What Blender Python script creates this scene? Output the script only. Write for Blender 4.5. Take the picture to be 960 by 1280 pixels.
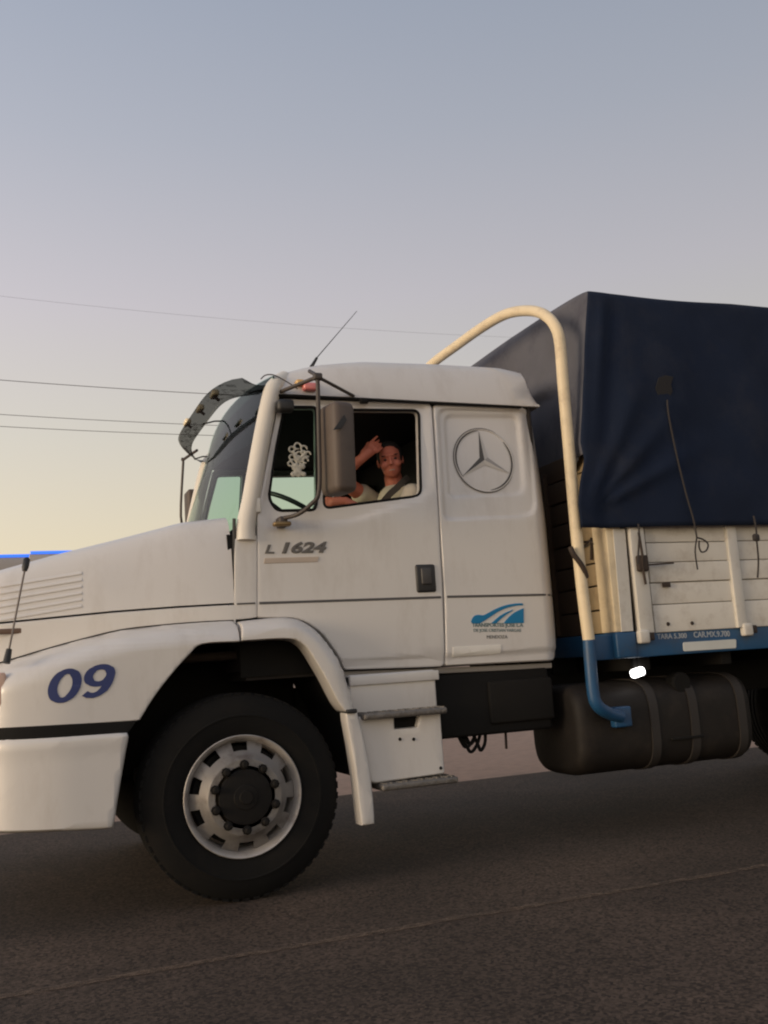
import bpy, bmesh, math, random
from mathutils import Vector, Matrix, noise
from mathutils.geometry import tessellate_polygon
random.seed(7)
R = math.radians
for o in list(bpy.data.objects): bpy.data.objects.remove(o)
scene = bpy.context.scene
COL = scene.collection

# ------------------------------------------------------------------ camera
FPX = 1220.0
ex = Vector((3650-480, 620-640, FPX)).normalized()          # truck axis in camera space
hz = Vector((0, 830-640, FPX))
upv = ex.cross(hz).normalized()
if upv.y > 0: upv = -upv
ey = upv.cross(ex)
if ey.z < 0: ey = -ey
RM = Matrix((ex, ey, upv))                                   # world = RM @ cam (x right, y down, z forward)
CAM = Vector((0, -5.113, 1.1427))
cd = bpy.data.cameras.new('camera'); cam = bpy.data.objects.new('camera', cd); COL.objects.link(cam)
right = RM @ Vector((1, 0, 0)); up = RM @ Vector((0, -1, 0)); back = RM @ Vector((0, 0, -1))
m = Matrix((right, up, back)).transposed().to_4x4(); m.translation = CAM
cam.matrix_world = m
cd.sensor_fit = 'VERTICAL'; cd.sensor_height = 36; cd.lens = FPX/1280*36
cd.clip_start = 0.05; cd.clip_end = 4000
scene.camera = cam
scene.render.resolution_x = 768; scene.render.resolution_y = 1024

# ------------------------------------------------------------------ world, sun, exposure
SUN_AZ = Vector((-0.98, -0.19, 0)).normalized()
SUN_EL = R(5)
wd = bpy.data.worlds.new('World'); scene.world = wd; wd.use_nodes = True
nt = wd.node_tree; N = nt.nodes; L = nt.links; N.clear()
out = N.new('ShaderNodeOutputWorld'); bg = N.new('ShaderNodeBackground'); L.new(bg.outputs[0], out.inputs[0])
sky = N.new('ShaderNodeTexSky'); sky.sky_type = 'NISHITA'; sky.sun_disc = False
sky.sun_elevation = SUN_EL; sky.sun_rotation = math.atan2(SUN_AZ.x, SUN_AZ.y)
sky.air_density = 1.0; sky.dust_density = 3.0; sky.ozone_density = 1.0
tc = N.new('ShaderNodeTexCoord'); sep = N.new('ShaderNodeSeparateXYZ'); L.new(tc.outputs['Generated'], sep.inputs[0])
ramp = N.new('ShaderNodeValToRGB'); L.new(sep.outputs['Z'], ramp.inputs[0])
cr = ramp.color_ramp
stops = [(0.0, (.77, .625, .42)), (.13, (.775, .66, .485)), (.24, (.67, .61, .53)), (.36, (.59, .54, .565)), (.50, (.44, .448, .51)), (.62, (.345, .378, .462)), (1.0, (.25, .29, .39))]
cr.elements[0].position = 0; cr.elements[0].color = (*stops[0][1], 1)
cr.elements[1].position = 1; cr.elements[1].color = (*stops[-1][1], 1)
for p, c in stops[1:-1]:
    e = cr.elements.new(p); e.color = (*c, 1)
dot = N.new('ShaderNodeVectorMath'); dot.operation = 'DOT_PRODUCT'; dot.inputs[1].default_value = SUN_AZ
L.new(tc.outputs['Generated'], dot.inputs[0])
mr = N.new('ShaderNodeMapRange'); mr.inputs['From Min'].default_value = -1; mr.inputs['From Max'].default_value = 1
mr.inputs['To Min'].default_value = .62; mr.inputs['To Max'].default_value = 1.42
L.new(dot.outputs['Value'], mr.inputs[0])
mul = N.new('ShaderNodeVectorMath'); mul.operation = 'SCALE'
L.new(ramp.outputs[0], mul.inputs[0]); L.new(mr.outputs[0], mul.inputs['Scale'])
s2 = N.new('ShaderNodeVectorMath'); s2.operation = 'SCALE'; s2.inputs['Scale'].default_value = .05
L.new(sky.outputs[0], s2.inputs[0])
add = N.new('ShaderNodeVectorMath'); add.operation = 'ADD'; L.new(mul.outputs[0], add.inputs[0]); L.new(s2.outputs[0], add.inputs[1])
L.new(add.outputs[0], bg.inputs[0]); bg.inputs[1].default_value = 1.0
sd = bpy.data.lights.new('sun', 'SUN'); sd.energy = 1.95; sd.angle = R(24); sd.color = (1, .82, .60)
so = bpy.data.objects.new('sun', sd); COL.objects.link(so)
sv = Vector((SUN_AZ.x*math.cos(R(7)), SUN_AZ.y*math.cos(R(7)), math.sin(R(7))))
so.rotation_euler = sv.to_track_quat('Z', 'Y').to_euler(); so.location = (-6, -6, 6)
scene.cycles.filter_width = 2.1
vs = scene.view_settings; vs.view_transform = 'Standard'; vs.look = 'None'; vs.gamma = 1; vs.exposure = 0.0; vs.use_curve_mapping = False

# ------------------------------------------------------------------ pixel helpers (a pixel is only a direction; each point gets its own plane)
def ray(px, py): return RM @ Vector((px-480, py-640, FPX))
def atY(px, py, Y):
    d = ray(px, py); return CAM + d*((Y-CAM.y)/d.y)
def atX(px, py, X):
    d = ray(px, py); return CAM + d*((X-CAM.x)/d.x)
def W(px, py, Y):
    p = atY(px, py, Y); return (p.x, p.z)
YC = 1.2                                                     # truck centre line
def ycab(X, Z):
    y = .12
    if Z > 1.95: y += .07*((Z-1.95)/.75)**1.3
    if X > 3.04: y += .05*((X-3.04)/.09)**2
    return y
def C(px, py):                                               # on the cab side
    Y = .12
    for _ in range(4):
        x, z = W(px, py, Y); Y = ycab(min(x, 3.0), z)
    return (x, z)

# ------------------------------------------------------------------ materials
MATS = {}
def mat(name, col, rough=.5, metal=0, coat=0, var=.12, scale=6, bump=0, bscale=60, dirt=None, dirt_amt=.4, dscale=3, spec=.5, emit=None, estr=0, streak=1):
    if name in MATS: return MATS[name]
    mt = bpy.data.materials.new(name); mt.use_nodes = True; MATS[name] = mt
    n = mt.node_tree.nodes; l = mt.node_tree.links; b = n['Principled BSDF']
    b.inputs['Roughness'].default_value = rough; b.inputs['Metallic'].default_value = metal
    b.inputs['Coat Weight'].default_value = coat; b.inputs['Coat Roughness'].default_value = .12
    b.inputs['Specular IOR Level'].default_value = spec
    t = n.new('ShaderNodeTexCoord'); mp = n.new('ShaderNodeMapping'); l.new(t.outputs['Object'], mp.inputs[0])
    mp.inputs['Scale'].default_value = (1, 1, 1/streak)
    nz = n.new('ShaderNodeTexNoise'); nz.inputs['Scale'].default_value = scale; nz.inputs['Detail'].default_value = 6
    l.new(mp.outputs[0], nz.inputs[0])
    mx = n.new('ShaderNodeMix'); mx.data_type = 'RGBA'
    mx.inputs[6].default_value = (*[c*(1-var) for c in col], 1); mx.inputs[7].default_value = (*[min(1, c*(1+var)) for c in col], 1)
    l.new(nz.outputs[0], mx.inputs[0]); last = mx.outputs[2]
    if dirt:
        n2 = n.new('ShaderNodeTexNoise'); n2.inputs['Scale'].default_value = dscale; n2.inputs['Detail'].default_value = 9; n2.inputs['Roughness'].default_value = .7
        l.new(mp.outputs[0], n2.inputs[0])
        rp = n.new('ShaderNodeMapRange'); rp.inputs['From Min'].default_value = .5; rp.inputs['From Max'].default_value = .75
        rp.inputs['To Max'].default_value = dirt_amt; l.new(n2.outputs[0], rp.inputs[0])
        m2 = n.new('ShaderNodeMix'); m2.data_type = 'RGBA'; l.new(rp.outputs[0], m2.inputs[0]); l.new(last, m2.inputs[6]); m2.inputs[7].default_value = (*dirt, 1)
        last = m2.outputs[2]
    l.new(last, b.inputs['Base Color'])
    rr = n.new('ShaderNodeMapRange'); rr.inputs['To Min'].default_value = max(0, rough-.08); rr.inputs['To Max'].default_value = min(1, rough+.1)
    l.new(nz.outputs[0], rr.inputs[0]); l.new(rr.outputs[0], b.inputs['Roughness'])
    if bump:
        n3 = n.new('ShaderNodeTexNoise'); n3.inputs['Scale'].default_value = bscale; n3.inputs['Detail'].default_value = 5
        l.new(t.outputs['Object'], n3.inputs[0]); bp = n.new('ShaderNodeBump'); bp.inputs['Strength'].default_value = bump; bp.inputs['Distance'].default_value = .01
        l.new(n3.outputs[0], bp.inputs['Height']); l.new(bp.outputs[0], b.inputs['Normal'])
    if emit:
        b.inputs['Emission Color'].default_value = (*emit, 1); b.inputs['Emission Strength'].default_value = estr
    return mt
def glass(name, tint, refl=.45):
    mt = bpy.data.materials.new(name); mt.use_nodes = True; n = mt.node_tree.nodes; l = mt.node_tree.links; n.clear()
    o = n.new('ShaderNodeOutputMaterial'); tr = n.new('ShaderNodeBsdfTransparent'); tr.inputs[0].default_value = (*tint, 1)
    g = n.new('ShaderNodeBsdfGlossy'); g.inputs['Roughness'].default_value = .03
    fc = n.new('ShaderNodeLayerWeight'); fc.inputs[0].default_value = .5; lw = n.new('ShaderNodeMath'); lw.operation = 'POWER'; lw.inputs[1].default_value = 3.5; l.new(fc.outputs['Facing'], lw.inputs[0])
    ml = n.new('ShaderNodeMath'); ml.operation = 'MULTIPLY'; ml.inputs[1].default_value = refl; ml.use_clamp = True; l.new(lw.outputs[0], ml.inputs[0])
    mx = n.new('ShaderNodeMixShader'); l.new(ml.outputs[0], mx.inputs[0]); l.new(tr.outputs[0], mx.inputs[1]); l.new(g.outputs[0], mx.inputs[2]); l.new(mx.outputs[0], o.inputs[0])
    return mt
WHITE = mat('white_paint', (.66, .625, .588), .34, coat=.5, var=.05, scale=2.5, dirt=(.40, .34, .28), dirt_amt=.34, dscale=5, streak=3, bump=.015, bscale=3)
CREAM = mat('cream_paint', (.74, .61, .41), .5, var=.1, scale=8, dirt=(.22, .13, .07), dirt_amt=.4, dscale=9, bump=.05)
BOARD = mat('board_paint', (.63, .595, .53), .65, var=.1, scale=5, dirt=(.24, .17, .11), dirt_amt=.4, dscale=8, bump=.08, bscale=40)
BEIGE = mat('beige_paint', (.36, .27, .155), .65, var=.12, scale=5, dirt=(.15, .1, .06), dirt_amt=.6, dscale=7, bump=.08, bscale=40)
BLUE = mat('blue_paint', (.012, .068, .16), .45, var=.15, scale=7, dirt=(.06, .05, .04), dirt_amt=.5, dscale=6)
DARK = mat('dark_chassis', (.008, .007, .006), .8, spec=.25, var=.3, scale=9)
RUST = mat('dark_rust', (.045, .03, .022), .8, var=.35, scale=14)
BLACKP = mat('black_plastic', (.02, .019, .019), .5, var=.15)
RUBBER = mat('black_rubber', (.008, .0075, .007), .8, spec=.25, var=.2, scale=12)
TYRE = mat('tyre_rubber', (.0065, .006, .0055), .9, spec=.25, var=.3, scale=7, dirt=(.024, .018, .014), dirt_amt=.35, dscale=5, bump=.1, bscale=90)
RIMM = mat('rim_steel', (.44, .41, .385), .5, metal=.35, var=.12, scale=9, dirt=(.14, .09, .065), dirt_amt=.75, dscale=10)
HUBM = mat('hub_grease', (.009, .0075, .0065), .75, spec=.25, var=.3, scale=20)
TREAD = mat('tread_plate', (.17, .155, .14), .5, metal=.4, var=.25, scale=20, bump=.3, bscale=70)
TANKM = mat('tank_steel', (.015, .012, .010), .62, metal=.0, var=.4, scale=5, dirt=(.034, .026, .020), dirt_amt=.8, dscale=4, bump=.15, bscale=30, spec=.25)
MIRR = mat('mirror_housing', (.10, .075, .06), .6, var=.18, scale=8, dirt=(.04, .03, .025), dirt_amt=.4, dscale=5)
TUBEM = mat('mirror_tube', (.055, .042, .035), .5, var=.2)

INT = mat('cab_upholstery', (.02, .016, .014), .9, var=.3)
TARP = mat('tarp_navy', (.0100, .0165, .036), .85, var=.35, scale=2.5, dirt=(.032, .034, .046), dirt_amt=.45, dscale=3.2, bump=.25, bscale=160, spec=.2)
TARPF = mat('tarp_dusty', (.105, .105, .122), .9, var=.25, scale=4, dirt=(.05, .048, .065), dirt_amt=.9, dscale=3, bump=.12, bscale=220, spec=.2)
NAVY = mat('navy_print', (.028, .042, .15), .5, var=.08)
CYAN = mat('cyan_print', (.0, .18, .38), .5, var=.05)
GREYT = mat('grey_print', (.16, .155, .14), .5, var=.1)
DGREY = mat('dark_grey_print', (.06, .055, .05), .5, var=.1)
ROPE = mat('rope_fibre', (.04, .034, .032), .9, var=.3, scale=60)
SKIN = mat('skin', (.55, .165, .105), .6, var=.1, scale=12)
HAIR = mat('hair', (.012, .009, .008), .7, var=.3, scale=40)
SHIRT = mat('shirt_cotton', (.52, .45, .35), .9, var=.1, scale=10, bump=.1)
GLASS_W = glass('windscreen_glass', (.74, .86, .80))
GLASS_Q = glass('quarter_glass', (.62, .80, .73))
BAND = glass('sun_band_film', (.03, .05, .043), .12)
VISOR = glass('smoked_visor', (.17, .175, .17), .4)

# ------------------------------------------------------------------ object helpers
def obj(name, me, mt, parent=None, smooth=None):
    o = bpy.data.objects.new(name, me); COL.objects.link(o)
    if mt and not me.materials: me.materials.append(mt)
    if parent:
        o.parent = parent; o.matrix_parent_inverse = parent.matrix_world.inverted() if parent.type == 'EMPTY' else parent.matrix_parent_inverse.copy() if False else Matrix.Identity(4)
        if parent.type == 'EMPTY': o.matrix_parent_inverse = Matrix.Translation(-parent.location)
    return o
def thing(name, loc, label, cat, group=None):
    o = bpy.data.objects.new(name, None); COL.objects.link(o); o.location = loc; o.empty_display_size = .2
    return tag(o, label, cat, group)
def tag(o, label, cat, group=None):
    o['label'] = label; o['category'] = cat
    if group: o['group'] = group
    return o
def finish(bm, name, mt, parent, ang=40, recalc=True):
    if recalc: bmesh.ops.recalc_face_normals(bm, faces=bm.faces[:])
    me = bpy.data.meshes.new(name); bm.to_mesh(me); bm.free()
    if ang:
        me.polygons.foreach_set('use_smooth', [True]*len(me.polygons)); me.set_sharp_from_angle(angle=R(ang))
    return obj(name, me, mt, parent)
def mirrored(o, parent=None, name=None):
    me = o.data.copy(); bm = bmesh.new(); bm.from_mesh(me)
    for v in bm.verts: v.co.y = 2*YC - v.co.y
    bmesh.ops.reverse_faces(bm, faces=bm.faces[:]); bm.to_mesh(me); bm.free()
    n = obj(name or o.name.split('.')[0], me, None, parent or o.parent)
    for md in o.modifiers:
        n.modifiers.new(md.name, md.type)
    return n
def crom(pts, n=6, closed=False):
    pts = [Vector(p) for p in pts]; res = []
    k = len(pts); rng = range(k if closed else k-1)
    for i in rng:
        if closed: p0, p1, p2, p3 = pts[i-1], pts[i], pts[(i+1) % k], pts[(i+2) % k]
        else: p0, p1, p2, p3 = pts[max(i-1, 0)], pts[i], pts[i+1], pts[min(i+2, k-1)]
        for j in range(n):
            t = j/n
            res.append(.5*((2*p1)+(p2-p0)*t+(2*p0-5*p1+4*p2-p3)*t*t+(3*p1-p0-3*p2+p3)*t**3))
    if not closed: res.append(pts[-1])
    return res
def add_tube(bm, pts, r, seg=8, closed=False, cap=True):
    pts = [Vector(p) for p in pts]; rings = []; k = len(pts)
    prev = None
    for i, p in enumerate(pts):
        if closed: t = pts[(i+1) % k]-pts[i-1]
        else: t = pts[min(i+1, k-1)]-pts[max(i-1, 0)]
        t.normalize()
        if prev is None:
            a = Vector((0, 0, 1)) if abs(t.z) < .9 else Vector((1, 0, 0)); u = t.cross(a).normalized()
        else:
            u = (prev - t*prev.dot(t)).normalized()
        prev = u; w = t.cross(u)
        rr = r[i] if isinstance(r, (list, tuple)) else r
        rings.append([bm.verts.new(p+u*math.cos(2*math.pi*j/seg)*rr+w*math.sin(2*math.pi*j/seg)*rr) for j in range(seg)])
    for i in range(k if closed else k-1):
        a, b = rings[i], rings[(i+1) % k]
        for j in range(seg): bm.faces.new((a[j], a[(j+1) % seg], b[(j+1) % seg], b[j]))
    if cap and not closed:
        bm.faces.new(rings[0][::-1]); bm.faces.new(rings[-1])
def tube(name, pts, r, mt, parent, seg=8, closed=False):
    bm = bmesh.new(); add_tube(bm, pts, r, seg, closed); return finish(bm, name, mt, parent, 50)
def add_box(bm, c, s, rot=None, bev=0):
    g = bmesh.ops.create_cube(bm, size=1)['verts']
    M = Matrix.Translation(c) @ (rot.to_4x4() if rot else Matrix.Identity(4)) @ Matrix.Diagonal((*s, 1))
    bmesh.ops.transform(bm, matrix=M, verts=g)
    if bev:
        es = list({e for v in g for e in v.link_edges}); bmesh.ops.bevel(bm, geom=es, offset=bev, segments=3, profile=.5, affect='EDGES')
def box(name, c, s, mt, parent, rot=None, bev=.006, ang=40):
    bm = bmesh.new(); add_box(bm, c, s, rot, bev); return finish(bm, name, mt, parent, ang)
def bspan(name, x0, x1, y0, y1, z0, z1, mt, parent, bev=.006):
    return box(name, ((x0+x1)/2, (y0+y1)/2, (z0+z1)/2), (abs(x1-x0), abs(y1-y0), abs(z1-z0)), mt, parent, None, bev)
def lathe(name, prof, c, mt, parent, seg=72, closed=False, ang=35):
    """profile of (radius, y) spun about the Y axis through c"""
    bm = bmesh.new(); rings = []
    for r, y in prof:
        rings.append([bm.verts.new((c[0]+r*math.cos(2*math.pi*j/seg), c[1]+y, c[2]+r*math.sin(2*math.pi*j/seg))) for j in range(seg)])
    n = len(rings)
    for i in range(n if closed else n-1):
        a, b = rings[i], rings[(i+1) % n]
        for j in range(seg): bm.faces.new((a[j], a[(j+1) % seg], b[(j+1) % seg], b[j]))
    return finish(bm, name, mt, parent, ang)
def rpoly(pts, r, seg=5):
    res = []; n = len(pts)
    for i in range(n):
        p = Vector(pts[i]); a = Vector(pts[i-1]); b = Vector(pts[(i+1) % n])
        rr = r[i] if isinstance(r, (list, tuple)) else r
        da = (a-p); db = (b-p); rr = min(rr, da.length*.45, db.length*.45)
        if rr < 1e-4: res.append((p.x, p.y)); continue
        s = p+da.normalized()*rr; e = p+db.normalized()*rr
        for k in range(seg+1):
            t = k/seg; q = s*(1-t)**2+p*2*t*(1-t)+e*t*t; res.append((q.x, q.y))
    return res
def sdist(poly, x, z):
    best = 1e9; ins = False; n = len(poly)
    for i in range(n):
        ax, az = poly[i-1]; bx_, bz = poly[i]
        dx, dz = bx_-ax, bz-az; l2 = dx*dx+dz*dz
        t = 0 if l2 == 0 else max(0, min(1, ((x-ax)*dx+(z-az)*dz)/l2))
        best = min(best, (x-ax-dx*t)**2+(z-az-dz*t)**2)
        if (az > z) != (bz > z) and x < (bx_-ax)*(z-az)/(bz-az)+ax: ins = not ins
    return -math.sqrt(best) if ins else math.sqrt(best)
def pdist(line, x, z):
    best = 1e9
    for i in range(1, len(line)):
        ax, az = line[i-1]; bx_, bz = line[i]
        dx, dz = bx_-ax, bz-az; l2 = dx*dx+dz*dz
        t = 0 if l2 == 0 else max(0, min(1, ((x-ax)*dx+(z-az)*dz)/l2))
        best = min(best, (x-ax-dx*t)**2+(z-az-dz*t)**2)
    return math.sqrt(best)
def sstep(a, b, x):
    t = max(0, min(1, (x-a)/(b-a))); return t*t*(3-2*t)
def panel(name, outer, yf, mt, parent, holes=(), th=.03, r=.006, cell=.05, ang=60):
    loops = [outer]+list(holes); bm = bmesh.new()
    tris = tessellate_polygon([[Vector((x, z, 0)) for x, z in lp] for lp in loops])
    flat = [p for lp in loops for p in lp]; vs_ = [bm.verts.new((x, 0, z)) for x, z in flat]
    for t in tris:
        try: bm.faces.new([vs_[i] for i in t])
        except ValueError: pass
    bmesh.ops.remove_doubles(bm, verts=bm.verts[:], dist=1e-5)
    xs = [p[0] for p in outer]; zs = [p[1] for p in outer]
    if cell:
        for a, lo, hi in ((0, min(xs), max(xs)), (2, min(zs), max(zs))):
            k = int((hi-lo)/cell); no = (1, 0, 0) if a == 0 else (0, 0, 1)
            for i in range(1, k+1):
                co = [0, 0, 0]; co[a] = lo+(hi-lo)*i/(k+1)
                bmesh.ops.bisect_plane(bm, geom=bm.verts[:]+bm.edges[:]+bm.faces[:], plane_co=co, plane_no=no, dist=1e-5)
    bd = [e for e in bm.edges if len(e.link_faces) == 1]; nrm = {}
    for e in bd:
        a, b = e.verts; d = (b.co-a.co); nn = Vector((d.z, 0, -d.x)).normalized()
        if nn.dot(e.link_faces[0].calc_center_median()-a.co) > 0: nn = -nn
        for v in (a, b): nrm[v] = nrm.get(v, Vector())+nn*max(d.length, 1e-4)
    for v in bm.verts: v.co.y = yf(v.co.x, v.co.z)
    n2 = {}; n3 = {}
    for v, nn in nrm.items():
        nn = nn.normalized() if nn.length > 1e-9 else nn
        n2[v] = bm.verts.new(v.co+nn*r+Vector((0, r, 0))); n3[v] = bm.verts.new(v.co+nn*r+Vector((0, th, 0)))
    for e in bd:
        a, b = e.verts
        for q in ((a, b, n2[b], n2[a]), (n2[a], n2[b], n3[b], n3[a])):
            try: bm.faces.new(q)
            except ValueError: pass
    o = finish(bm, name, mt, parent, ang)
    wn = o.modifiers.new('wn', 'WEIGHTED_NORMAL'); wn.keep_sharp = True
    return o
def flat(name, pts, Y, mt, parent, th=.002, cell=0):
    return panel(name, pts, (lambda x, z: Y) if not callable(Y) else Y, mt, parent, th=th+.004, r=.0008, cell=cell)
def text(name, s, px0, px1, py, Yf, mt, parent, shear=0, bold=0, stretch=None, th=.0015):
    cu = bpy.data.curves.new(name, 'FONT'); cu.body = s; cu.shear = shear; cu.bevel_depth = bold; cu.bevel_resolution = 0; cu.extrude = .02; cu.align_x = 'LEFT'
    t = bpy.data.objects.new(name, cu); COL.objects.link(t); dg = bpy.context.evaluated_depsgraph_get()
    me = bpy.data.meshes.new_from_object(t.evaluated_get(dg)); bpy.data.objects.remove(t)
    xs = [v.co.x for v in me.vertices]; ys = [v.co.y for v in me.vertices]
    a = px0; b = px1
    w = b[0]-a[0]; k = w/(max(xs)-min(xs)); h = (stretch or 1)*k
    bm = bmesh.new(); bm.from_mesh(me); x0, y0 = min(xs), min(ys)
    bmesh.ops.remove_doubles(bm, verts=bm.verts[:], dist=1e-5)
    for i in range(1, int(w/.03)+1): bmesh.ops.bisect_plane(bm, geom=bm.verts[:]+bm.edges[:]+bm.faces[:], plane_co=(x0+i*.03/k, 0, 0), plane_no=(1, 0, 0), dist=1e-6)
    for i in range(1, int((max(ys)-y0)*h/.03)+1): bmesh.ops.bisect_plane(bm, geom=bm.verts[:]+bm.edges[:]+bm.faces[:], plane_co=(0, y0+i*.03/h, 0), plane_no=(0, 1, 0), dist=1e-6)
    bm.to_mesh(me); bm.free()
    for v in me.vertices:
        x = a[0]+(v.co.x-min(xs))*k; z = a[1]+(b[1]-a[1])*(x-a[0])/w+(v.co.y-min(ys))*h
        v.co = (x, Yf(x, z)-.0015-(th if v.co.z > 0 else -.002), z)
    return obj(name, me, mt, parent)

# ================================================================== SETTING
def sheet(name, x0, x1, y0, y1, z, mt, nx=1, ny=1, parent=None, hf=None):
    bm = bmesh.new(); g = [[bm.verts.new((x0+(x1-x0)*i/nx, y0+(y1-y0)*j/ny, z)) for j in range(ny+1)] for i in range(nx+1)]
    for i in range(nx):
        for j in range(ny): bm.faces.new((g[i][j], g[i+1][j], g[i+1][j+1], g[i][j+1]))
    if hf:
        for v in bm.verts: v.co.z += hf(v.co)
    return finish(bm, name, mt, parent, 60, False)
DIRT = mat('dry_dirt', (.34, .225, .16), .95, var=.25, scale=1.5, dirt=(.2, .14, .1), dirt_amt=.6, dscale=.6, bump=.5, bscale=25)
ASPH = mat('asphalt', (.054, .037, .027), .9, var=.28, scale=1.2, dirt=(.084, .056, .040), dirt_amt=.45, dscale=1.0, bump=.6, bscale=160, spec=.3)
def asphalt_detail():
    n = ASPH.node_tree.nodes; l = ASPH.node_tree.links; b = n['Principled BSDF']
    src = b.inputs['Base Color'].links[0].from_socket
    t = n.new('ShaderNodeTexCoord'); v = n.new('ShaderNodeTexVoronoi'); v.inputs['Scale'].default_value = 80; l.new(t.outputs['Object'], v.inputs[0])
    sp = n.new('ShaderNodeMapRange'); sp.inputs['From Max'].default_value = 1; sp.inputs['To Min'].default_value = .2; sp.inputs['To Max'].default_value = 2.0
    l.new(v.outputs['Color'], sp.inputs[0]); m_ = n.new('ShaderNodeVectorMath'); m_.operation = 'SCALE'; l.new(src, m_.inputs[0]); l.new(sp.outputs[0], m_.inputs['Scale'])
    big = n.new('ShaderNodeTexNoise'); big.inputs['Scale'].default_value = .55; big.inputs['Detail'].default_value = 5; big.inputs['Roughness'].default_value = .6; l.new(t.outputs['Object'], big.inputs[0])
    bm_ = n.new('ShaderNodeMapRange'); bm_.inputs['From Min'].default_value = .3; bm_.inputs['From Max'].default_value = .7; bm_.inputs['To Min'].default_value = .7; bm_.inputs['To Max'].default_value = 1.3; l.new(big.outputs[0], bm_.inputs[0])
    mb = n.new('ShaderNodeVectorMath'); mb.operation = 'SCALE'; l.new(m_.outputs[0], mb.inputs[0]); l.new(bm_.outputs[0], mb.inputs['Scale']); m_ = mb
    nz = n.new('ShaderNodeTexNoise'); nz.inputs['Scale'].default_value = 1.1; nz.inputs['Detail'].default_value = 7; l.new(t.outputs['Object'], nz.inputs[0])
    ab = n.new('ShaderNodeMath'); ab.operation = 'SUBTRACT'; ab.inputs[1].default_value = .5; l.new(nz.outputs[0], ab.inputs[0])
    a2 = n.new('ShaderNodeMath'); a2.operation = 'ABSOLUTE'; l.new(ab.outputs[0], a2.inputs[0])
    cm = n.new('ShaderNodeMapRange'); cm.inputs['From Max'].default_value = .004; cm.inputs['To Min'].default_value = .6; cm.inputs['To Max'].default_value = 1
    l.new(a2.outputs[0], cm.inputs[0]); m3 = n.new('ShaderNodeVectorMath'); m3.operation = 'SCALE'; l.new(m_.outputs[0], m3.inputs[0]); l.new(cm.outputs[0], m3.inputs['Scale'])
    l.new(m3.outputs[0], b.inputs['Base Color'])
asphalt_detail()
g = sheet('ground', -1500, 1500, -1500, 1500, -.03, DIRT); g['kind'] = 'structure'
def roadh(c): return .004*noise.noise(Vector((c.x*.7, c.y*.7, 0)))
rd = sheet('road', -120, 120, -7.5, 3.55, 0, ASPH, 240, 12); rd['kind'] = 'structure'
vr = sheet('road_verge', -120, 120, 3.5, 9, -.012, mat('verge_gravel', (.33, .215, .155), .95, var=.3, scale=9, dirt=(.22, .15, .11), dirt_amt=.6, dscale=2, bump=.8, bscale=60), 120, 12,
           hf=lambda c: .012*noise.noise(c*1.3)); vr['kind'] = 'structure'
# worn pale lane line as a ragged strip
def lane_line():
    mt = mat('lane_paint', (.15, .098, .064), .85, var=.35, scale=9, dirt=(.062, .045, .036), dirt_amt=1, dscale=5)
    n = mt.node_tree.nodes; l = mt.node_tree.links; t = n.new('ShaderNodeTexCoord'); z_ = n.new('ShaderNodeTexNoise'); z_.inputs['Scale'].default_value = 14; z_.inputs['Detail'].default_value = 8; z_.inputs['Roughness'].default_value = .75
    l.new(t.outputs['Object'], z_.inputs[0]); q_ = n.new('ShaderNodeMapRange'); q_.inputs['From Min'].default_value = .36; q_.inputs['From Max'].default_value = .58; q_.inputs['To Max'].default_value = .82
    l.new(z_.outputs[0], q_.inputs[0]); l.new(q_.outputs[0], n['Principled BSDF'].inputs['Alpha'])
    bm = bmesh.new(); prev = None
    for i in range(1201):
        x = -30+i*.05; n1 = noise.noise(Vector((x*3, 0, 5))); n2 = noise.noise(Vector((x*3, 9, 5)))
        n3 = noise.noise(Vector((x*11, 3, 1))); a = bm.verts.new((x, -.948-.02*n1-.012*n3, .004)); b = bm.verts.new((x, -.892+.02*n2+.01*n3, .004))
        if prev: bm.faces.new((prev[0], a, b, prev[1]))
        prev = (a, b)
    return finish(bm, 'lane_line', mt, rd, 0, False)
lane_line()

# ================================================================== TRUCK
T = thing('cargo_truck', (1.12, YC, 0), 'white bonneted cargo truck numbered 09 with sleeper cab and blue bed rail', 'truck')
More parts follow.
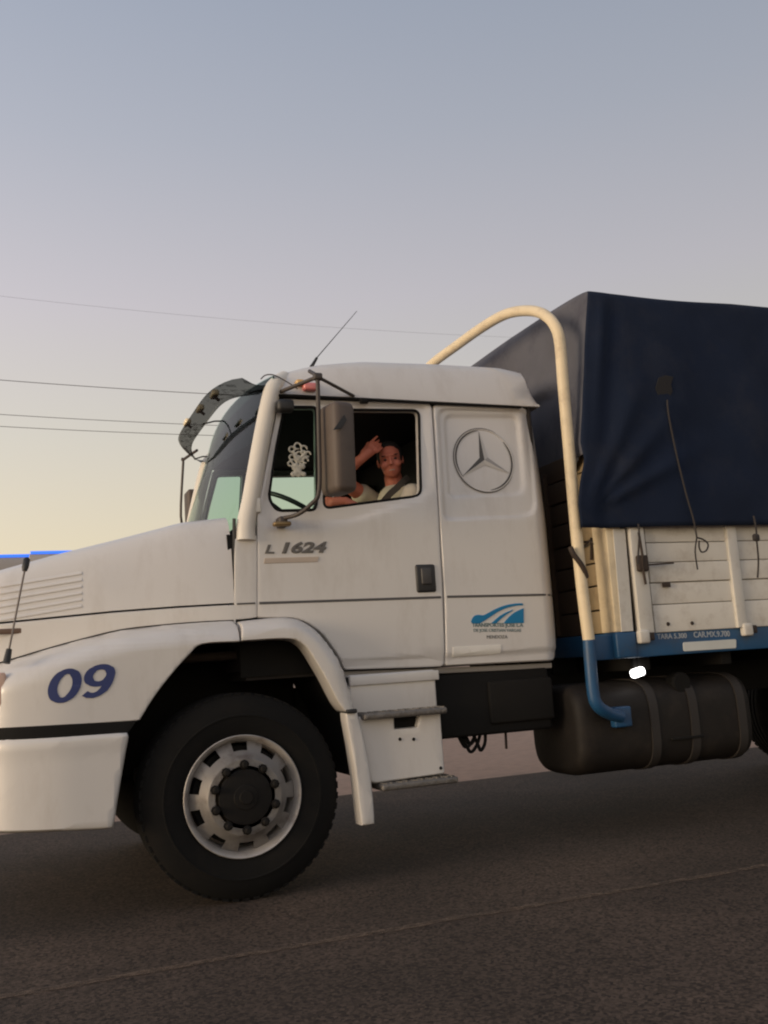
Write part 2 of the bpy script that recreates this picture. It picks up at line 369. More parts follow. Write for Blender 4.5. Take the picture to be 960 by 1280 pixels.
# ---- hood
def yhood(X): return .12+.24*max(0, (1.15-X)/1.25)**1.4 + (.0 if X > 0 else 1.6*X*X)
sil = [(-.25, 1.70)]+[(atY(px, py, Y).x, atY(px, py, Y).z) for px, py, Y in ((0, 712, .5), (73, 692, .45), (143, 675, .40), (200, 660, .35), (225, 653, .33), (292, 645, .28))]
def lerp(tab, x):
    if x <= tab[0][0]: return tab[0][1]
    for (a, va), (b, vb) in zip(tab, tab[1:]):
        if x <= b: return va+(vb-va)*(x-a)/(b-a)
    return tab[-1][1]
belt = []
for px, py in ((0, 779), (60, 773), (140, 765), (220, 759), (292, 755)):
    Y = .2
    for _ in range(5): x, z = W(px, py, Y); Y = yhood(x)
    belt.append((x, z))
belt.insert(0, (-.3, belt[0][1]-.02))
XH1 = C(291, 700)[0]
def hood():
    bm = bmesh.new(); rows = []
    xs = [-.22+i*(XH1+.22)/30 for i in range(31)]
    prof = [(0, 0), (.004, .12), (.012, .3), (.022, .5), (.034, .66), (.05, .78), (.07, .87), (.10, .94), (.15, .985), (.22, 1.005), (.34, 1.02)]
    for X in xs:
        zb = lerp(belt, X)+.006; zt = lerp(sil, X); y0 = yhood(X); row = []
        half = [(y0+dy, zb+(zt-zb)*f) for dy, f in prof]
        for k in range(1, 5):
            t = k/4; half.append((half[len(prof)-1][0]*(1-t)+YC*t, zt+(zt-zb)*.02+.03*math.sin(t*math.pi/2)))
        full = half+[(2*YC-y, z) for y, z in half[-2::-1]]
        rows.append([bm.verts.new((X, y, z)) for y, z in full])
    for a, b in zip(rows, rows[1:]):
        for j in range(len(a)-1): bm.faces.new((a[j], a[j+1], b[j+1], b[j]))
    bm.faces.new(rows[0]); bm.faces.new(rows[-1][::-1])
    return finish(bm, 'hood', WHITE, T, 35)
HOOD = hood()
def hoodP(px, py, dz=0):
    Y = .25
    for _ in range(6):
        p = atY(px, py, Y); X = p.x; zb = lerp(belt, X)+.006; zt = lerp(sil, X)
        f = max(0, min(1, (p.z-zb)/(zt-zb)))
        dy = lerp([(0, 0), (.12, .004), (.3, .012), (.5, .022), (.66, .034), (.78, .05), (.87, .07), (.94, .10), (.985, .15), (1.005, .22)], f)
        Y = yhood(X)+dy
    return Vector((p.x, Y, p.z))
for i in range(6):                                            # louvres on the hood side
    a = hoodP(-30, 739+i*8.2); b = hoodP(102, 716+i*8.2)
    pts = [a.lerp(b, k/8) for k in range(9)]
    for k in range(9):                                        # follow the skin
        q = pts[k]; zb = lerp(belt, q.x); zt = lerp(sil, q.x); f = (q.z-zb)/(zt-zb)
        q.y = yhood(q.x)+lerp([(0, 0), (.3, .012), (.5, .022), (.66, .034), (.78, .05), (.87, .07), (.94, .10), (1, .2)], f)
    bm = bmesh.new(); pr = None
    for q in pts:
        ring = [bm.verts.new(q+Vector(d)) for d in ((0, .004, .014), (0, -.007, -.004), (0, -.006, -.010), (0, .006, -.011))]
        if pr:
            for j in range(4): bm.faces.new((pr[j], pr[(j+1) % 4], ring[(j+1) % 4], ring[j]))
        else: bm.faces.new(ring[::-1])
        pr = ring
    bm.faces.new(pr); finish(bm, 'louvre', WHITE, HOOD, 30)
# skirt below the belt seam
ftop_px = [(-30, 840), (0, 829), (20, 823), (60, 811), (100, 800), (150, 788), (200, 782), (250, 778), (292, 776)]
def onhood(px, py):
    Y = .2
    for _ in range(5): x, z = W(px, py, Y); Y = yhood(x)
    return (x, z)
ftop = [onhood(*p) for p in ftop_px]
lo = [(x, z-.08) for x, z in ftop]; up_ = [(x, z-.007) for x, z in belt if x >= ftop[0][0]]
up_ = [(ftop[0][0], lerp(belt, ftop[0][0])-.007)]+up_[:-1]+[(XH1, belt[-1][1]-.007)]
lo[-1] = (XH1, lo[-1][1])
panel('hood_skirt', lo+up_[::-1], lambda x, z: yhood(x)-.001, WHITE, T, cell=.06, r=.003)
mirrored(bpy.data.objects['hood_skirt'])
box('hood_badge', (hoodP(15, 770).x, yhood(.02)-.004, onhood(15, 789)[1]), (.26, .014, .028), mat('bronze_badge', (.16, .10, .07), .4, metal=.3), T, bev=.004)
# ---- fenders, arches, bumper
def wrap(X): return (.55*(.3-X)**2 if X < .3 else 0)+(0 if X > .02 else 2.6*(X-.02)**2)
YF = -.05
arch_f = [W(px, py, YF) for px, py in ((299, 801), (253, 804), (236, 817), (211, 845), (190, 873), (174, 899))]
bot_f = [W(px, py, YF) for px, py in ((170, 900), (80, 906), (0, 911), (-50, 914))]
frt = ftop[:]; X0 = -.2
def fend_y(line, yin):
    def f(x, z):
        t = min(1, pdist(line, x, z)/.13); s = math.sqrt(max(0, 1-(1-t)**2))
        return yin(x)*(1-s)+YF*s+wrap(x)
    return f
tl = [(x, z) for x, z in ftop if x > X0]; tl = [(X0, lerp(ftop, X0))]+tl
arch_f = [(v.x, v.y) for v in crom([(x, z, 0) for x, z in arch_f], 4)]
fo = tl+[(arch_f[0][0], tl[-1][1]-.0)]+arch_f+[(x, z) for x, z in bot_f if x > X0]+[(X0, bot_f[-1][1])]
fo[len(tl)-1] = (min(tl[-1][0], arch_f[0][0]-.01), tl[-1][1])
FEN = panel('front_fender', fo, fend_y(tl+[(2, tl[-1][1]-.005)], yhood), WHITE, T, cell=.035, th=.09, r=.005)
mirrored(FEN)
tube('fender_seam', [(x, yhood(x)-.004, z+.002) for x, z in [(v.x, v.y) for v in crom([(x, z, 0) for x, z in tl], 4)]], .0032, DARK, T, 5)
outr = [W(px, py, .0) for px, py in ((303, 777), (345, 772.5), (368, 773), (383, 778), (402, 792), (423, 820), (434, 845), (446, 886))]
innr = [W(px, py, YF) for px, py in ((433, 889), (424, 877), (409, 848), (388, 813), (378, 803), (367, 798), (345, 797.5), (303, 800))]
def smooth2(p, n=4): return [(v.x, v.y) for v in crom([(x, z, 0) for x, z in p], n)]
so_, si_ = smooth2(outr), smooth2(innr)
def rear_y(x, z):
    t = min(1, pdist(so_, x, z)/.07); s = math.sqrt(max(0, 1-(1-t)**2)); return .06*(1-s)+YF*s
RF = panel('rear_fender', so_+si_, rear_y, WHITE, T, cell=.03, th=.16, r=.005); mirrored(RF)
flap = [W(px, py, YF) for px, py in ((434, 893), (445.5, 891), (454, 922), (461, 958), (466, 1000), (468, 1029), (455, 1031), (448, 973), (441, 930))]
FL = panel('fender_flap', flap, lambda x, z: YF+.012*math.sin((x-flap[0][0])*14), WHITE, T, cell=.04, th=.10, r=.01); mirrored(FL)
b_ = W(439, 889, YF); box('flap_bracket', (b_[0], YF+.03, b_[1]), (.06, .09, .022), BLACKP, T)
# black strip between fender and bumper, bumper corner
st = [W(px, py, -.05) for px, py in ((170, 901.5), (159, 917), (80, 922), (0, 926), (-50, 929), (-50, 914), (0, 911), (80, 906))]
panel('bumper_strip', st, lambda x, z: -.053+wrap(x), RUBBER, T, cell=.05, r=.002, th=.05)
bo = [W(px, py, -.06) for px, py in ((158, 918), (154, 940), (149, 969), (143, 1005), (139, 1033), (80, 1036), (0, 1041), (-50, 1044), (-50, 929.5), (0, 926), (80, 922.5))]
def bump_y(x, z):
    zt = W(80, 919, -.06)[1]
    return -.06+wrap(x)+.006*sstep(zt-.05, zt-.09, z)-.004+.012*sstep(zt-.03, zt, z)
BU = panel('bumper_corner', bo, bump_y, WHITE, T, cell=.035, th=.12, r=.014); mirrored(BU)
bspan('front_bumper', -.34, -.2, .28, 2.12, .51, .92, WHITE, T, .05)
gr = bspan('grille', -.27, -.18, .42, 1.98, .95, 1.62, BLACKP, T, .03)
for i in range(6): bspan('grille_bar', -.30, -.26, .46, 1.94, 1.0+i*.1, 1.03+i*.1, WHITE, gr, .006)
for s in (0, 1):
    y = .36 if s == 0 else 2*YC-.36
    bspan('headlight', -.33, -.24, y-.14, y+.14, 1.0, 1.2, mat('lamp_glass', (.6, .58, .55), .15, coat=1), T, .03)
il = W(-3, 862, -.04)
ind = box('indicator_lamp', (il[0]-.0, -.045+wrap(il[0]), il[1]), (.075, .03, .16), mat('indicator_lens', (.62, .40, .30), .25, coat=.6), T, bev=.012)
# guide rod on the fender corner
ra = atY(9, 824, .0); rb = atY(33, 702, .1)
gd = tube('guide_rod', [ra, rb], .0055, mat('guide_rod_grey', (.16, .13, .11), .5), T, 6)
d_ = (rb-ra).normalized()
tube('rod_tip', [rb-d_*.05, rb-d_*.03, rb+d_*.012, rb+d_*.02], [.012, .017, .017, .010], BLACKP, gd, 8)
tube('rod_base', [ra-d_*.02, ra+d_*.05], [.018, .014], BLACKP, gd, 8)
# arch liner
lin = arch_f[::-1]; allarch = [W(139, 1033, YF), W(149, 969, YF), W(160, 912, YF)]+arch_f[::-1]+si_[::-1]+[W(441, 930, YF), W(448, 973, YF)]
bm = bmesh.new(); pr = None
for x, z in allarch:
    cx, cz = 1.115, .5; d = Vector((x-cx, z-cz)); d *= 1+.012/d.length
    a = bm.verts.new((cx+d.x, .02, cz+d.y)); b = bm.verts.new((cx+d.x, .72, cz+d.y))
    if pr: bm.faces.new((pr[0], a, b, pr[1]))
    pr = (a, b)
LN = finish(bm, 'arch_liner', RUBBER, T, 60); mirrored(LN)
bspan('engine_block', .05, 1.62, .72, 1.68, .62, 1.40, DARK, T, .03)
bspan('air_pipe', .85, 1.35, .30, .66, 1.22, 1.27, RUST, T, .02)
bspan('leaf_spring', .62, 1.66, .36, .46, .60, .68, RUST, T, .02)
tube('axle_beam', [(1.12, .3, .48), (1.12, .7, .42), (1.12, 1.7, .42), (1.12, 2.1, .48)], .06, DARK, T, 8)
# ---- wheels
WC = Vector((1.117, 0, .522)); WR = .522
def make_wheel(c, flip=False, dish=False):
    s = -1 if flip else 1
    c = Vector(c)
    tp = [(.300, .03), (.305, .005), (.335, -.008), (.375, -.018), (.40, -.022), (.404, -.026), (.410, -.026), (.414, -.020), (.445, -.012), (.475, .004), (.497, .018), (.512, .030), (.518, .045)]
    for k in range(5):
        y0 = .045+k*.045
        tp += [(.522, y0+.006), (.522, y0+.034)]
        if k < 4: tp += [(.508, y0+.037), (.508, y0+.045)]
    tp += [(.518, .265), (.50, .29), (.46, .31), (.40, .325), (.33, .315), (.30, .28)]
    tp = [(r, y*s) for r, y in tp]
    w = lathe('wheel', tp, c, TYRE, T, 96, closed=True)
    for v in w.data.vertices:
        if v.co.z < .006: v.co.z = .0
    # tread blocks at the shoulders (one mesh: too small to pick apart)
    bm = bmesh.new()
    for k in range(60):
        a = 2*math.pi*k/60; r_ = .514
        add_box(bm, c+Vector((math.cos(a)*r_, s*.036, math.sin(a)*r_)), (.012, .022, .034), Matrix.Rotation(-a, 3, 'Y'), 0)
    tb = finish(bm, 'tread_blocks', TYRE, w, 0); tb['kind'] = 'stuff'
    rp = [(.286, .06), (.292, .012), (.303, -.004), (.308, -.010), (.304, -.014), (.296, -.010), (.286, .004), (.278, .022), (.268, .05), (.262, .12)]
    lathe('rim', [(r, y*s) for r, y in rp], c, RIMM, w, 80)
    # disc with ten hand holes
    bm = bmesh.new(); seg = 120
    rad = [(.12, -.052), (.155, -.052), (.188, -.050), (.197, -.044), (.210, -.020), (.229, -.006), (.252, .010), (.275, .024), (.284, .032)]
    if dish: rad = [(r, .13-y*.3) for r, y in rad]
    rings = [[bm.verts.new(c+Vector((r*math.cos(2*math.pi*(j+.5)/seg), s*y, r*math.sin(2*math.pi*(j+.5)/seg)))) for j in range(seg)] for r, y in rad]
    for i in range(len(rings)-1):
        for j in range(seg):
            if (i in (5, 6)) and j % 12 in (3, 4, 5, 6, 7, 8): continue
            a, b = rings[i], rings[i+1]; bm.faces.new((a[j], a[(j+1) % seg], b[(j+1) % seg], b[j]))
    r_ = bmesh.ops.solidify(bm, geom=bm.faces[:], thickness=.012*(1 if flip else 1))
    finish(bm, 'disc', RIMM, w, 30)
    lathe('drum', [(.0, .06*s), (.25, .06*s), (.25, .2*s)], c, RUBBER, w, 40)
    dz = .02 if not dish else .16
    hp = [(.0, -.082), (.032, -.082), (.036, -.074), (.06, -.072), (.064, -.066), (.12, -.063), (.136, -.060), (.139, -.054), (.139, -.02)] if not dish else [(.0, -.0), (.10, 0), (.12, .03), (.12, .16)]
    hub = lathe('hub', [(r, y*s) for r, y in hp], c, HUBM, w, 40)
    for k in range(10):
        a = 2*math.pi*(k+.5)/10; p = c+Vector((.162*math.cos(a), s*(-.066 if not dish else .13), .162*math.sin(a)))
        lathe('lug_nut', [(0, -.024*s), (.011, -.024*s), (.016, -.018*s), (.017, 0), (.024, .001*s), (.024, .02*s)], p, HUBM, w, 8, ang=20)
    return w
make_wheel(WC)
make_wheel((WC.x, 2*YC, WC.z), True)
for yy, fl in ((-.02, False), (2*YC+.02, True)): make_wheel((WC.x+5.75, yy, WC.z), fl, True)
tube('rear_axle', [(WC.x+5.75, .2, .522), (WC.x+5.75, 1.0, .522), (WC.x+5.75, 1.2, .522), (WC.x+5.75, 1.4, .522), (WC.x+5.75, 2.2, .522)], [.08, .09, .2, .09, .08], DARK, T, 12)

# ---- cab
cow = [C(294, 674), C(320.5, 670), C(320.5, 771), C(294, 774)]
CP = panel('cowl_panel', cow, lambda x, z: .119, WHITE, T, cell=.06, r=.004); mirrored(CP)
# door
qwin = rpoly([C(356, 508), C(396.5, 508), C(397.5, 620), C(395, 637), C(346, 638), C(336.5, 622), C(344, 565)], [.03, .03, .02, .03, .05, .05, .1])
mwin = rpoly([C(403, 511), C(525, 512), C(527.5, 619), C(406, 635)], [.03, .045, .05, .04])
door_o = rpoly([C(322.5, 640), C(350, 499), C(538.5, 505), C(547, 640), C(553, 745), C(555.5, 832), C(433, 836), C(424, 818), C(405, 791), C(383, 776), C(366, 771), C(322.5, 771)], [.05, .03, .03, .1, .1, .02, .01, .03, .05, .05, .03, .01])
recess = rpoly([C(328, 640), C(352, 501), C(534, 507), C(541, 618), C(440, 652), C(338, 660)], [.05, .03, .05, .12, .05, .05])
wzf = C(430, 836)[1]
def door_y(x, z):
    d = sdist(recess, x, z)
    y = ycab(x, z)+.014*sstep(.014, -.02, d)
    y += .012*sstep(wzf+.05, wzf+.03, z)
    return y
DOOR = panel('door', door_o, door_y, WHITE, T, holes=[qwin, mwin], cell=.03, th=.05, r=.005)
def ring_tube(name, poly, yf, r, mt, parent):
    return tube(name, [(x, yf(x, z), z) for x, z in poly], r, mt, parent, 6, True)
S1 = ring_tube('window_seal', qwin, lambda x, z: door_y(x, z)+.004, .010, RUBBER, DOOR)
S2 = ring_tube('window_seal', mwin, lambda x, z: door_y(x, z)+.004, .009, RUBBER, DOOR)
QG = flat('quarter_glass', qwin, lambda x, z: ycab(x, z)+.032, GLASS_Q, DOOR, .001)
hx, hz_ = C(532, 723)
hd = box('door_handle', (hx, .122, hz_), (.125, .03, .165), BLACKP, DOOR, bev=.014)
box('handle_pull', (hx, .108, hz_+.012), (.065, .02, .10), mat('handle_grey', (.05, .047, .046), .45), hd, bev=.009)
DM = mirrored(DOOR); mirrored(S1, DM); mirrored(S2, DM); mirrored(QG, DM)
# sleeper side panel
slp = rpoly([C(543, 507), C(669, 511), C(676, 540), C(684, 580), C(692, 640), C(699, 739), C(701, 792), C(698, 824), C(559, 831), C(557, 745), C(550, 640)], [.02, .03, .05, .1, .1, .1, .05, .04, .01, .05, .1])
rec1 = rpoly([C(548, 511), C(662, 513), C(671, 644), C(556, 650)], [.06, .06, .10, .06]); rec2 = rpoly([C(557, 518), C(649, 519), C(657, 617), C(563, 621)], [.05, .06, .07, .05])
def slp_y(x, z):
    y = ycab(x, z)+.016*sstep(.012, -.012, sdist(rec1, x, z))+.014*sstep(.010, -.012, sdist(rec2, x, z))
    zb = C(620, 826)[1]; y += .014*sstep(zb+.06, zb+.03, z)
    return y
SL = panel('sleeper_panel', slp, slp_y, WHITE, T, cell=.014, th=.06, r=.008)
mirrored(SL)
# star emblem printed and embossed on the sleeper panel
c0 = Vector(C(607.5, 574)); rs = .5*(C(607.5, 535)[1]-C(607.5, 613)[1])
SE = ring_tube('star_emblem', [(c0.x+rs*math.cos(a*math.pi/36), c0.y+rs*math.sin(a*math.pi/36)) for a in range(72)], lambda x, z: slp_y(x, z)+.002, .0075, WHITE, T)
for rr, a0, a1, w_ in ((rs-.010, 95, 215, .004), (rs-.010, 275, 400, .005), (rs+.006, 60, 330, .0025)):
    bm = bmesh.new(); pr = None; n_ = 40
    for k in range(n_+1):
        a = R(a0+(a1-a0)*k/n_); w2 = w_*math.sin(math.pi*k/n_)**.5+.0006
        v = []
        for q in (rr-w2, rr+w2):
            x = c0.x+q*math.cos(a); z = c0.y+q*math.sin(a); v.append(bm.verts.new((x, slp_y(x, z)-.006, z)))
        if pr: bm.faces.new((pr[0], v[0], v[1], pr[1]))
        pr = v
    finish(bm, 'ring_line', DGREY, SE, 0, False)
for k, a in enumerate((93, 213, 333)):
    d = Vector((math.cos(R(a)), math.sin(R(a)))); n_ = Vector((-d.y, d.x))
    tip = c0+d*(rs-.01)
    for sgn in (1, -1):
        nx_ = Vector((math.cos(R(a+60*sgn)), math.sin(R(a+60*sgn))))*.032
        darkf = (sgn == 1 and k == 0) or (sgn == -1 and k == 1) or (sgn == 1 and k == 2)
        bm = bmesh.new()
        pts = [(c0, .010), (c0+nx_, .003), (tip, .003)]
        for lift in (0,): bm.faces.new([bm.verts.new((p.x, slp_y(p.x, p.y)-h_, p.y)) for p, h_ in pts])
        finish(bm, 'star_arm', DGREY if darkf and k < 2 else (mat('mid_print', (.34, .32, .30), .5) if darkf else mat('pale_print', (.6, .57, .53), .5)), SE, 0, False)
# belt moulding
def mould(a, b, yf, name='belt_moulding', h=.018, n=14):
    bm = bmesh.new(); pr = None
    for k in range(n+1):
        x = a[0]+(b[0]-a[0])*k/n; z = a[1]+(b[1]-a[1])*k/n; y = yf(x, z)
        ring = [bm.verts.new((x, y+dy, z+dz)) for dy, dz in ((.004, h/2), (-.004, h*.3), (-.004, -h*.3), (.004, -h/2))]
        if pr:
            for j in range(4): bm.faces.new((pr[j], pr[(j+1) % 4], ring[(j+1) % 4], ring[j]))
        else: bm.faces.new(ring[::-1])
        pr = ring
    bm.faces.new(pr); return finish(bm, name, mat('moulding_grey', (.085, .08, .078), .55), T, 30)
mould(C(324, 754), C(551, 746.5), ycab); mould(C(559, 746), C(699, 743), slp_y); mould(C(296, 755), C(319, 754), lambda x, z: .119, h=.012, n=2)
SI = panel('cab_sill', [C(432, 840), C(556, 835.5), C(696, 829), C(696, 834), C(556, 841), C(436, 846)], lambda x, z: .18, mat('sill_grey', (.3, .275, .25), .5), T, cell=0, r=.004); mirrored(SI)
# decals
flat('reflective_strip', [C(566, 809), C(626, 806), C(626, 817), C(566, 821)], lambda x, z: slp_y(x, z)-.004, mat('pale_sticker', (.82, .78, .71), .5), T, cell=.02)
def glyph(path, x0, z0, w, h, closed, name, wd=.185):
    pts = [Vector((p[0], p[1], 0)) for p in path]; yf = fend_y(tl+[(2, tl[-1][1]-.005)], yhood); bm = bmesh.new(); rings = []; n = len(pts)
    for i, p in enumerate(pts):
        t = (pts[(i+1) % n]-pts[i-1]) if closed else pts[min(i+1, n-1)]-pts[max(i-1, 0)]
        t.normalize(); nn = Vector((-t.y, t.x, 0)); row = []
        for e in (-1, -.34, .34, 1):
            q = p+nn*wd*.5*e*(1.0 if abs(t.x) < .7 else .86); x = x0+(q.x+.17*q.y)*w; z = z0+q.y*h+(x-x0)*.02
            row.append(bm.verts.new((x, yf(x, z)-.0025-.0012*i/n, z)))
        rings.append(row)
    for i in range(n if closed else n-1):
        for j in range(3): bm.faces.new((rings[i][j], rings[i][j+1], rings[(i+1) % n][j+1], rings[(i+1) % n][j]))
    return finish(bm, name, NAVY, T, 0, False)
def ell(cx, cz, rx, rz, a0, a1, n): return [(cx+rx*math.cos(R(a0+(a1-a0)*k/n)), cz+rz*math.sin(R(a0+(a1-a0)*k/n))) for k in range(n+1)]
gx, gz = W(55, 881, YF); gh = W(70, 838, YF)[1]-W(70, 881, YF)[1]; gw = gh*1.42
glyph(ell(.33, .5, .235, .415, 0, 360, 40)[:-1], gx, gz, gw, gh, True, 'number_decal')
p9 = ell(.31, .665, .225, .25, 0, -360, 36)+[(.535, .60), (.527, .48), (.50, .35), (.45, .23), (.37, .135), (.27, .09), (.17, .105), (.085, .17)]
glyph([(x, z) for x, z in p9], gx+W(99, 880, YF)[0]-W(55, 880, YF)[0], gz+.012, gw, gh, False, 'number_decal')
a, b = C(331, 692), C(409, 691)
BG_ = text('model_badge', 'L', C(331, 692), C(343, 692), 0, lambda x, z: ycab(x, z)-.001, mat('badge_grey', (.13, .12, .11), .4, metal=.2), T, shear=.25, bold=.03, stretch=.62)
text('badge_digits', '1624', C(352, 692), C(409, 691), 0, lambda x, z: ycab(x, z)-.001, MATS['badge_grey'], BG_, shear=.25, bold=.045, stretch=.60)
flat('badge_strip', [C(331, 698), C(398, 696), C(397, 702), C(330, 704)], lambda x, z: ycab(x, z)-.004, mat('badge_beige', (.50, .41, .33), .5), T)
# company decal: road swooshes
def swoosh(pts, name='company_decal', par=None, mt=CYAN):
    return flat(name, [C(*p) for p in pts], lambda x, z: slp_y(x, z)-.004, mt, par or T)
def sc(px, py): return (570+px*130/960, 740+py*80/591)
def cpx(p, n=5): return [(v.x, v.y) for v in crom([(x, y, 0) for x, y in p], n)]
CDEC = swoosh([sc(*p) for p in cpx([(140, 275), (150, 245), (175, 218), (210, 212), (250, 215), (300, 192), (370, 155), (450, 125), (540, 108), (615, 106)])+cpx([(615, 122), (550, 126), (470, 145), (390, 180), (310, 232), (250, 270), (215, 290)])+[(150, 290)]])
swoosh([sc(*p) for p in cpx([(325, 290), (370, 250), (430, 205), (525, 163)])+cpx([(520, 172), (460, 210), (410, 250), (370, 288)])], 'swoosh', CDEC, CYAN)
swoosh([sc(*p) for p in cpx([(440, 290), (480, 240), (540, 190), (622, 150)])+[(624, 285)]], 'swoosh', CDEC)
sy = lambda x, z: slp_y(x, z)
TEALT = mat('teal_print', (.13, .19, .19), .5)
text('decal_text', 'TRANSPORTES JOSE L.A', C(*sc(150, 333)), C(*sc(620, 333)), 0, sy, TEALT, CDEC, bold=.02, stretch=1.0, th=.001)
text('decal_text', 'DE JOSE CRISTIAN VARGAS', C(*sc(165, 376)), C(*sc(600, 376)), 0, sy, TEALT, CDEC, bold=.0, stretch=1.0, th=.001)
text('decal_text', 'MENDOZA', C(*sc(285, 430)), C(*sc(475, 428)), 0, sy, GREYT, CDEC, bold=.0, stretch=1.0, th=.001)
# A pillars
pil = crom([atY(307, 676, .135), atY(307.5, 655, .14), atY(314, 622, .15), atY(325, 560, .17), atY(336, 505, .19), atY(343, 484, .22), atY(356, 474, .30)], 5)
bm = bmesh.new(); add_tube(bm, pil, [.058-.008*min(1, i/8) for i in range(len(pil))], 16); PI_ = finish(bm, 'windscreen_pillar', mat('pillar_paint', (.70, .645, .555), .4, coat=.2, var=.05), T, 50)
for v in PI_.data.vertices: pass
PI2 = mirrored(PI_)
# roof
gut = C(450, 497)[1]+.006
zg = lambda X: C(350, 492)[1]+.005-(X-1.45)*.012
rtop = [(1.42, 2.79)]+[(atY(px, py, Y).x, atY(px, py, Y).z) for px, py, Y in ((345, 468, .30), (390, 457, .33), (450, 452, .33), (540, 455, .33), (620, 459, .32), (648, 464, .30))]
xr_end = C(671, 507)[0]+.01
rtop.append((xr_end, 2.72))
def roof():
    bm = bmesh.new(); rows = []
    xs = [1.435, 1.45, 1.48, 1.51]+[1.55+i*.1 for i in range(14)]+[2.92, 2.97, rtop[-2][0], rtop[-2][0]+.02, xr_end]
    xs = sorted(xs)
    for X in xs:
        z0 = zg(X); zt = max(z0+.02, lerp(rtop, X)); h = zt-z0; y0 = .175+.05*max(0, 1.55-X)*2
        half = [(y0+.02, z0-.012), (y0-.002, z0-.01), (y0, z0+.02 if h > .05 else z0), (y0+.02, z0+h*.35), (y0+.055, z0+h*.7), (y0+.10, z0+h*.92), (y0+.16, z0+h), (y0+.4, z0+h+.012)]
        full = half+[(YC, zt+.025)]+[(2*YC-y, z) for y, z in half[::-1]]
        bow = .06*sstep(1.75, 1.3, X)
        rows.append([bm.verts.new((X-bow*(1-((y-YC)/.98)**2), y, z)) for y, z in full])
    for a, b in zip(rows, rows[1:]):
        for j in range(len(a)-1): bm.faces.new((a[j], a[j+1], b[j+1], b[j]))
    bm.faces.new(rows[0]); bm.faces.new(rows[-1][::-1])
    return finish(bm, 'cab_roof', WHITE, T, 38)
ROOF = roof()
gt = tube('rain_gutter', [(x, .172, zg(x)-.022) for x in [1.44+i*.2 for i in range(9)]], .008, DARK, T, 6); mirrored(gt)
hp_ = atY(428, 452, .55); box('roof_hatch', (hp_.x, .95, 2.955), (.55, .7, .06), WHITE, T, bev=.02)
# antenna
a0 = atY(388, 458, .36); a1 = atY(397, 446, .36); a2 = atY(446, 389, .36)
an = tube('antenna', [a0, a1, a2], [.006, .0035, .002], BLACKP, T, 6); tube('antenna_base', [a0-Vector((.01, 0, .03)), a0.lerp(a1, .9)], [.012, .008], BLACKP, an, 8)
# clearance lamp by the pillar top
p = atY(387, 484, .165); box('clearance_lamp', (p.x, .165, p.z), (.085, .05, .05), mat('pink_lens', (.75, .22, .20), .3, coat=.5), T, bev=.015)
p = atY(375, 478, .155); box('amber_lamp', (p.x, .17, p.z), (.05, .06, .035), mat('amber_lens', (.75, .45, .14), .25, coat=.5), T, bev=.012)
# windscreen (bowed) with a dark band at the top
wb = atY(302, 660, .15); wt = atY(338, 492, .2)
def ws(u, v, off=0):
    Y = .19+(2.21-.19)*u; k = 1-(2*u-1)**2
    X = wb.x+(wt.x-wb.x)*v-(.19-.12*v)*k-off; Z = (wb.z-.08)+(wt.z-wb.z+.10)*v+.06*k*v
    return Vector((X, Y, Z))
def wsgrid(name, v0, v1, mt, off, parent=None, nu=24, nv=8):
    bm = bmesh.new(); g = [[bm.verts.new(ws(i/nu, (v0(i/nu) if callable(v0) else v0)+(v1-(v0(i/nu) if callable(v0) else v0))*j/nv, off)) for j in range(nv+1)] for i in range(nu+1)]
    for i in range(nu):
        for j in range(nv): bm.faces.new((g[i][j], g[i+1][j], g[i+1][j+1], g[i][j+1]))
    return finish(bm, name, mt, parent or T, 60, False)
WS = wsgrid('windscreen', 0, 1.10, GLASS_W, 0)
wsgrid('sun_band', lambda u: .68-.05*math.sin(math.pi*u), 1.098, BAND, -.006, WS)
# smoked outer sun visor
def vis(u, v):
    Y = .20+(2.20-.20)*u; e = 2*u-1; k = 1-abs(e)**5
    X = 1.33-.20*k+.095*(1-v); top = 2.85-.005*k; bot = 2.70+.09*k; m_ = (top+bot)/2; en = (1-abs(e)**14)**.5; top = m_+(top-m_)*en; bot = m_+(bot-m_)*en
    return Vector((X-math.sin(v*math.pi)*.022, Y, bot+(top-bot)*v))
bm = bmesh.new(); nu, nv = 30, 6
gr_ = [[bm.verts.new(vis(i/nu, j/nv)) for j in range(nv+1)] for i in range(nu+1)]
for i in range(nu):
    for j in range(nv): bm.faces.new((gr_[i][j], gr_[i+1][j], gr_[i+1][j+1], gr_[i][j+1]))
bmesh.ops.solidify(bm, geom=bm.faces[:], thickness=.006)
VIS = finish(bm, 'sun_visor', VISOR, T, 50)
for u in (.06, .5, .94):
    a = vis(u, .1); b = ws(u, .985)+Vector((.03, 0, .03)); tube('visor_bracket', [a, a.lerp(b, .5)+Vector((0, 0, .01)), b], .0055, BLACKP, VIS, 6)
for px, py, Y in ((268, 493, .7), (250, 511, 1.2), (234, 528, 1.7)):
    p = atY(px, py, Y)
    box('marker_lamp', p, (.045, .11, .042), mat('marker_lens', (.85, .70, .45), .25, coat=.6), VIS, bev=.014)
    tube('lamp_stalk', [p-Vector((0, 0, .015)), p+Vector((.03, 0, -.04))], .010, BLACKP, VIS, 6)
# far mirror arm seen beyond the windscreen
f0 = atY(226, 645, 2.5); f1 = atY(229, 578, 2.5)
tube('far_mirror_arm', crom([(1.36, 2.24, f1.z+.04), (f1.x, 2.5, f1.z+.02), f1, f0, (f0.x+.04, 2.5, f0.z-.1), (1.3, 2.25, f0.z-.15)], 4), .011, TUBEM, T, 6)
box('far_mirror', (f0.x+.08, 2.5, 2.40), (.07, .2, .38), MIRR, T, bev=.02)
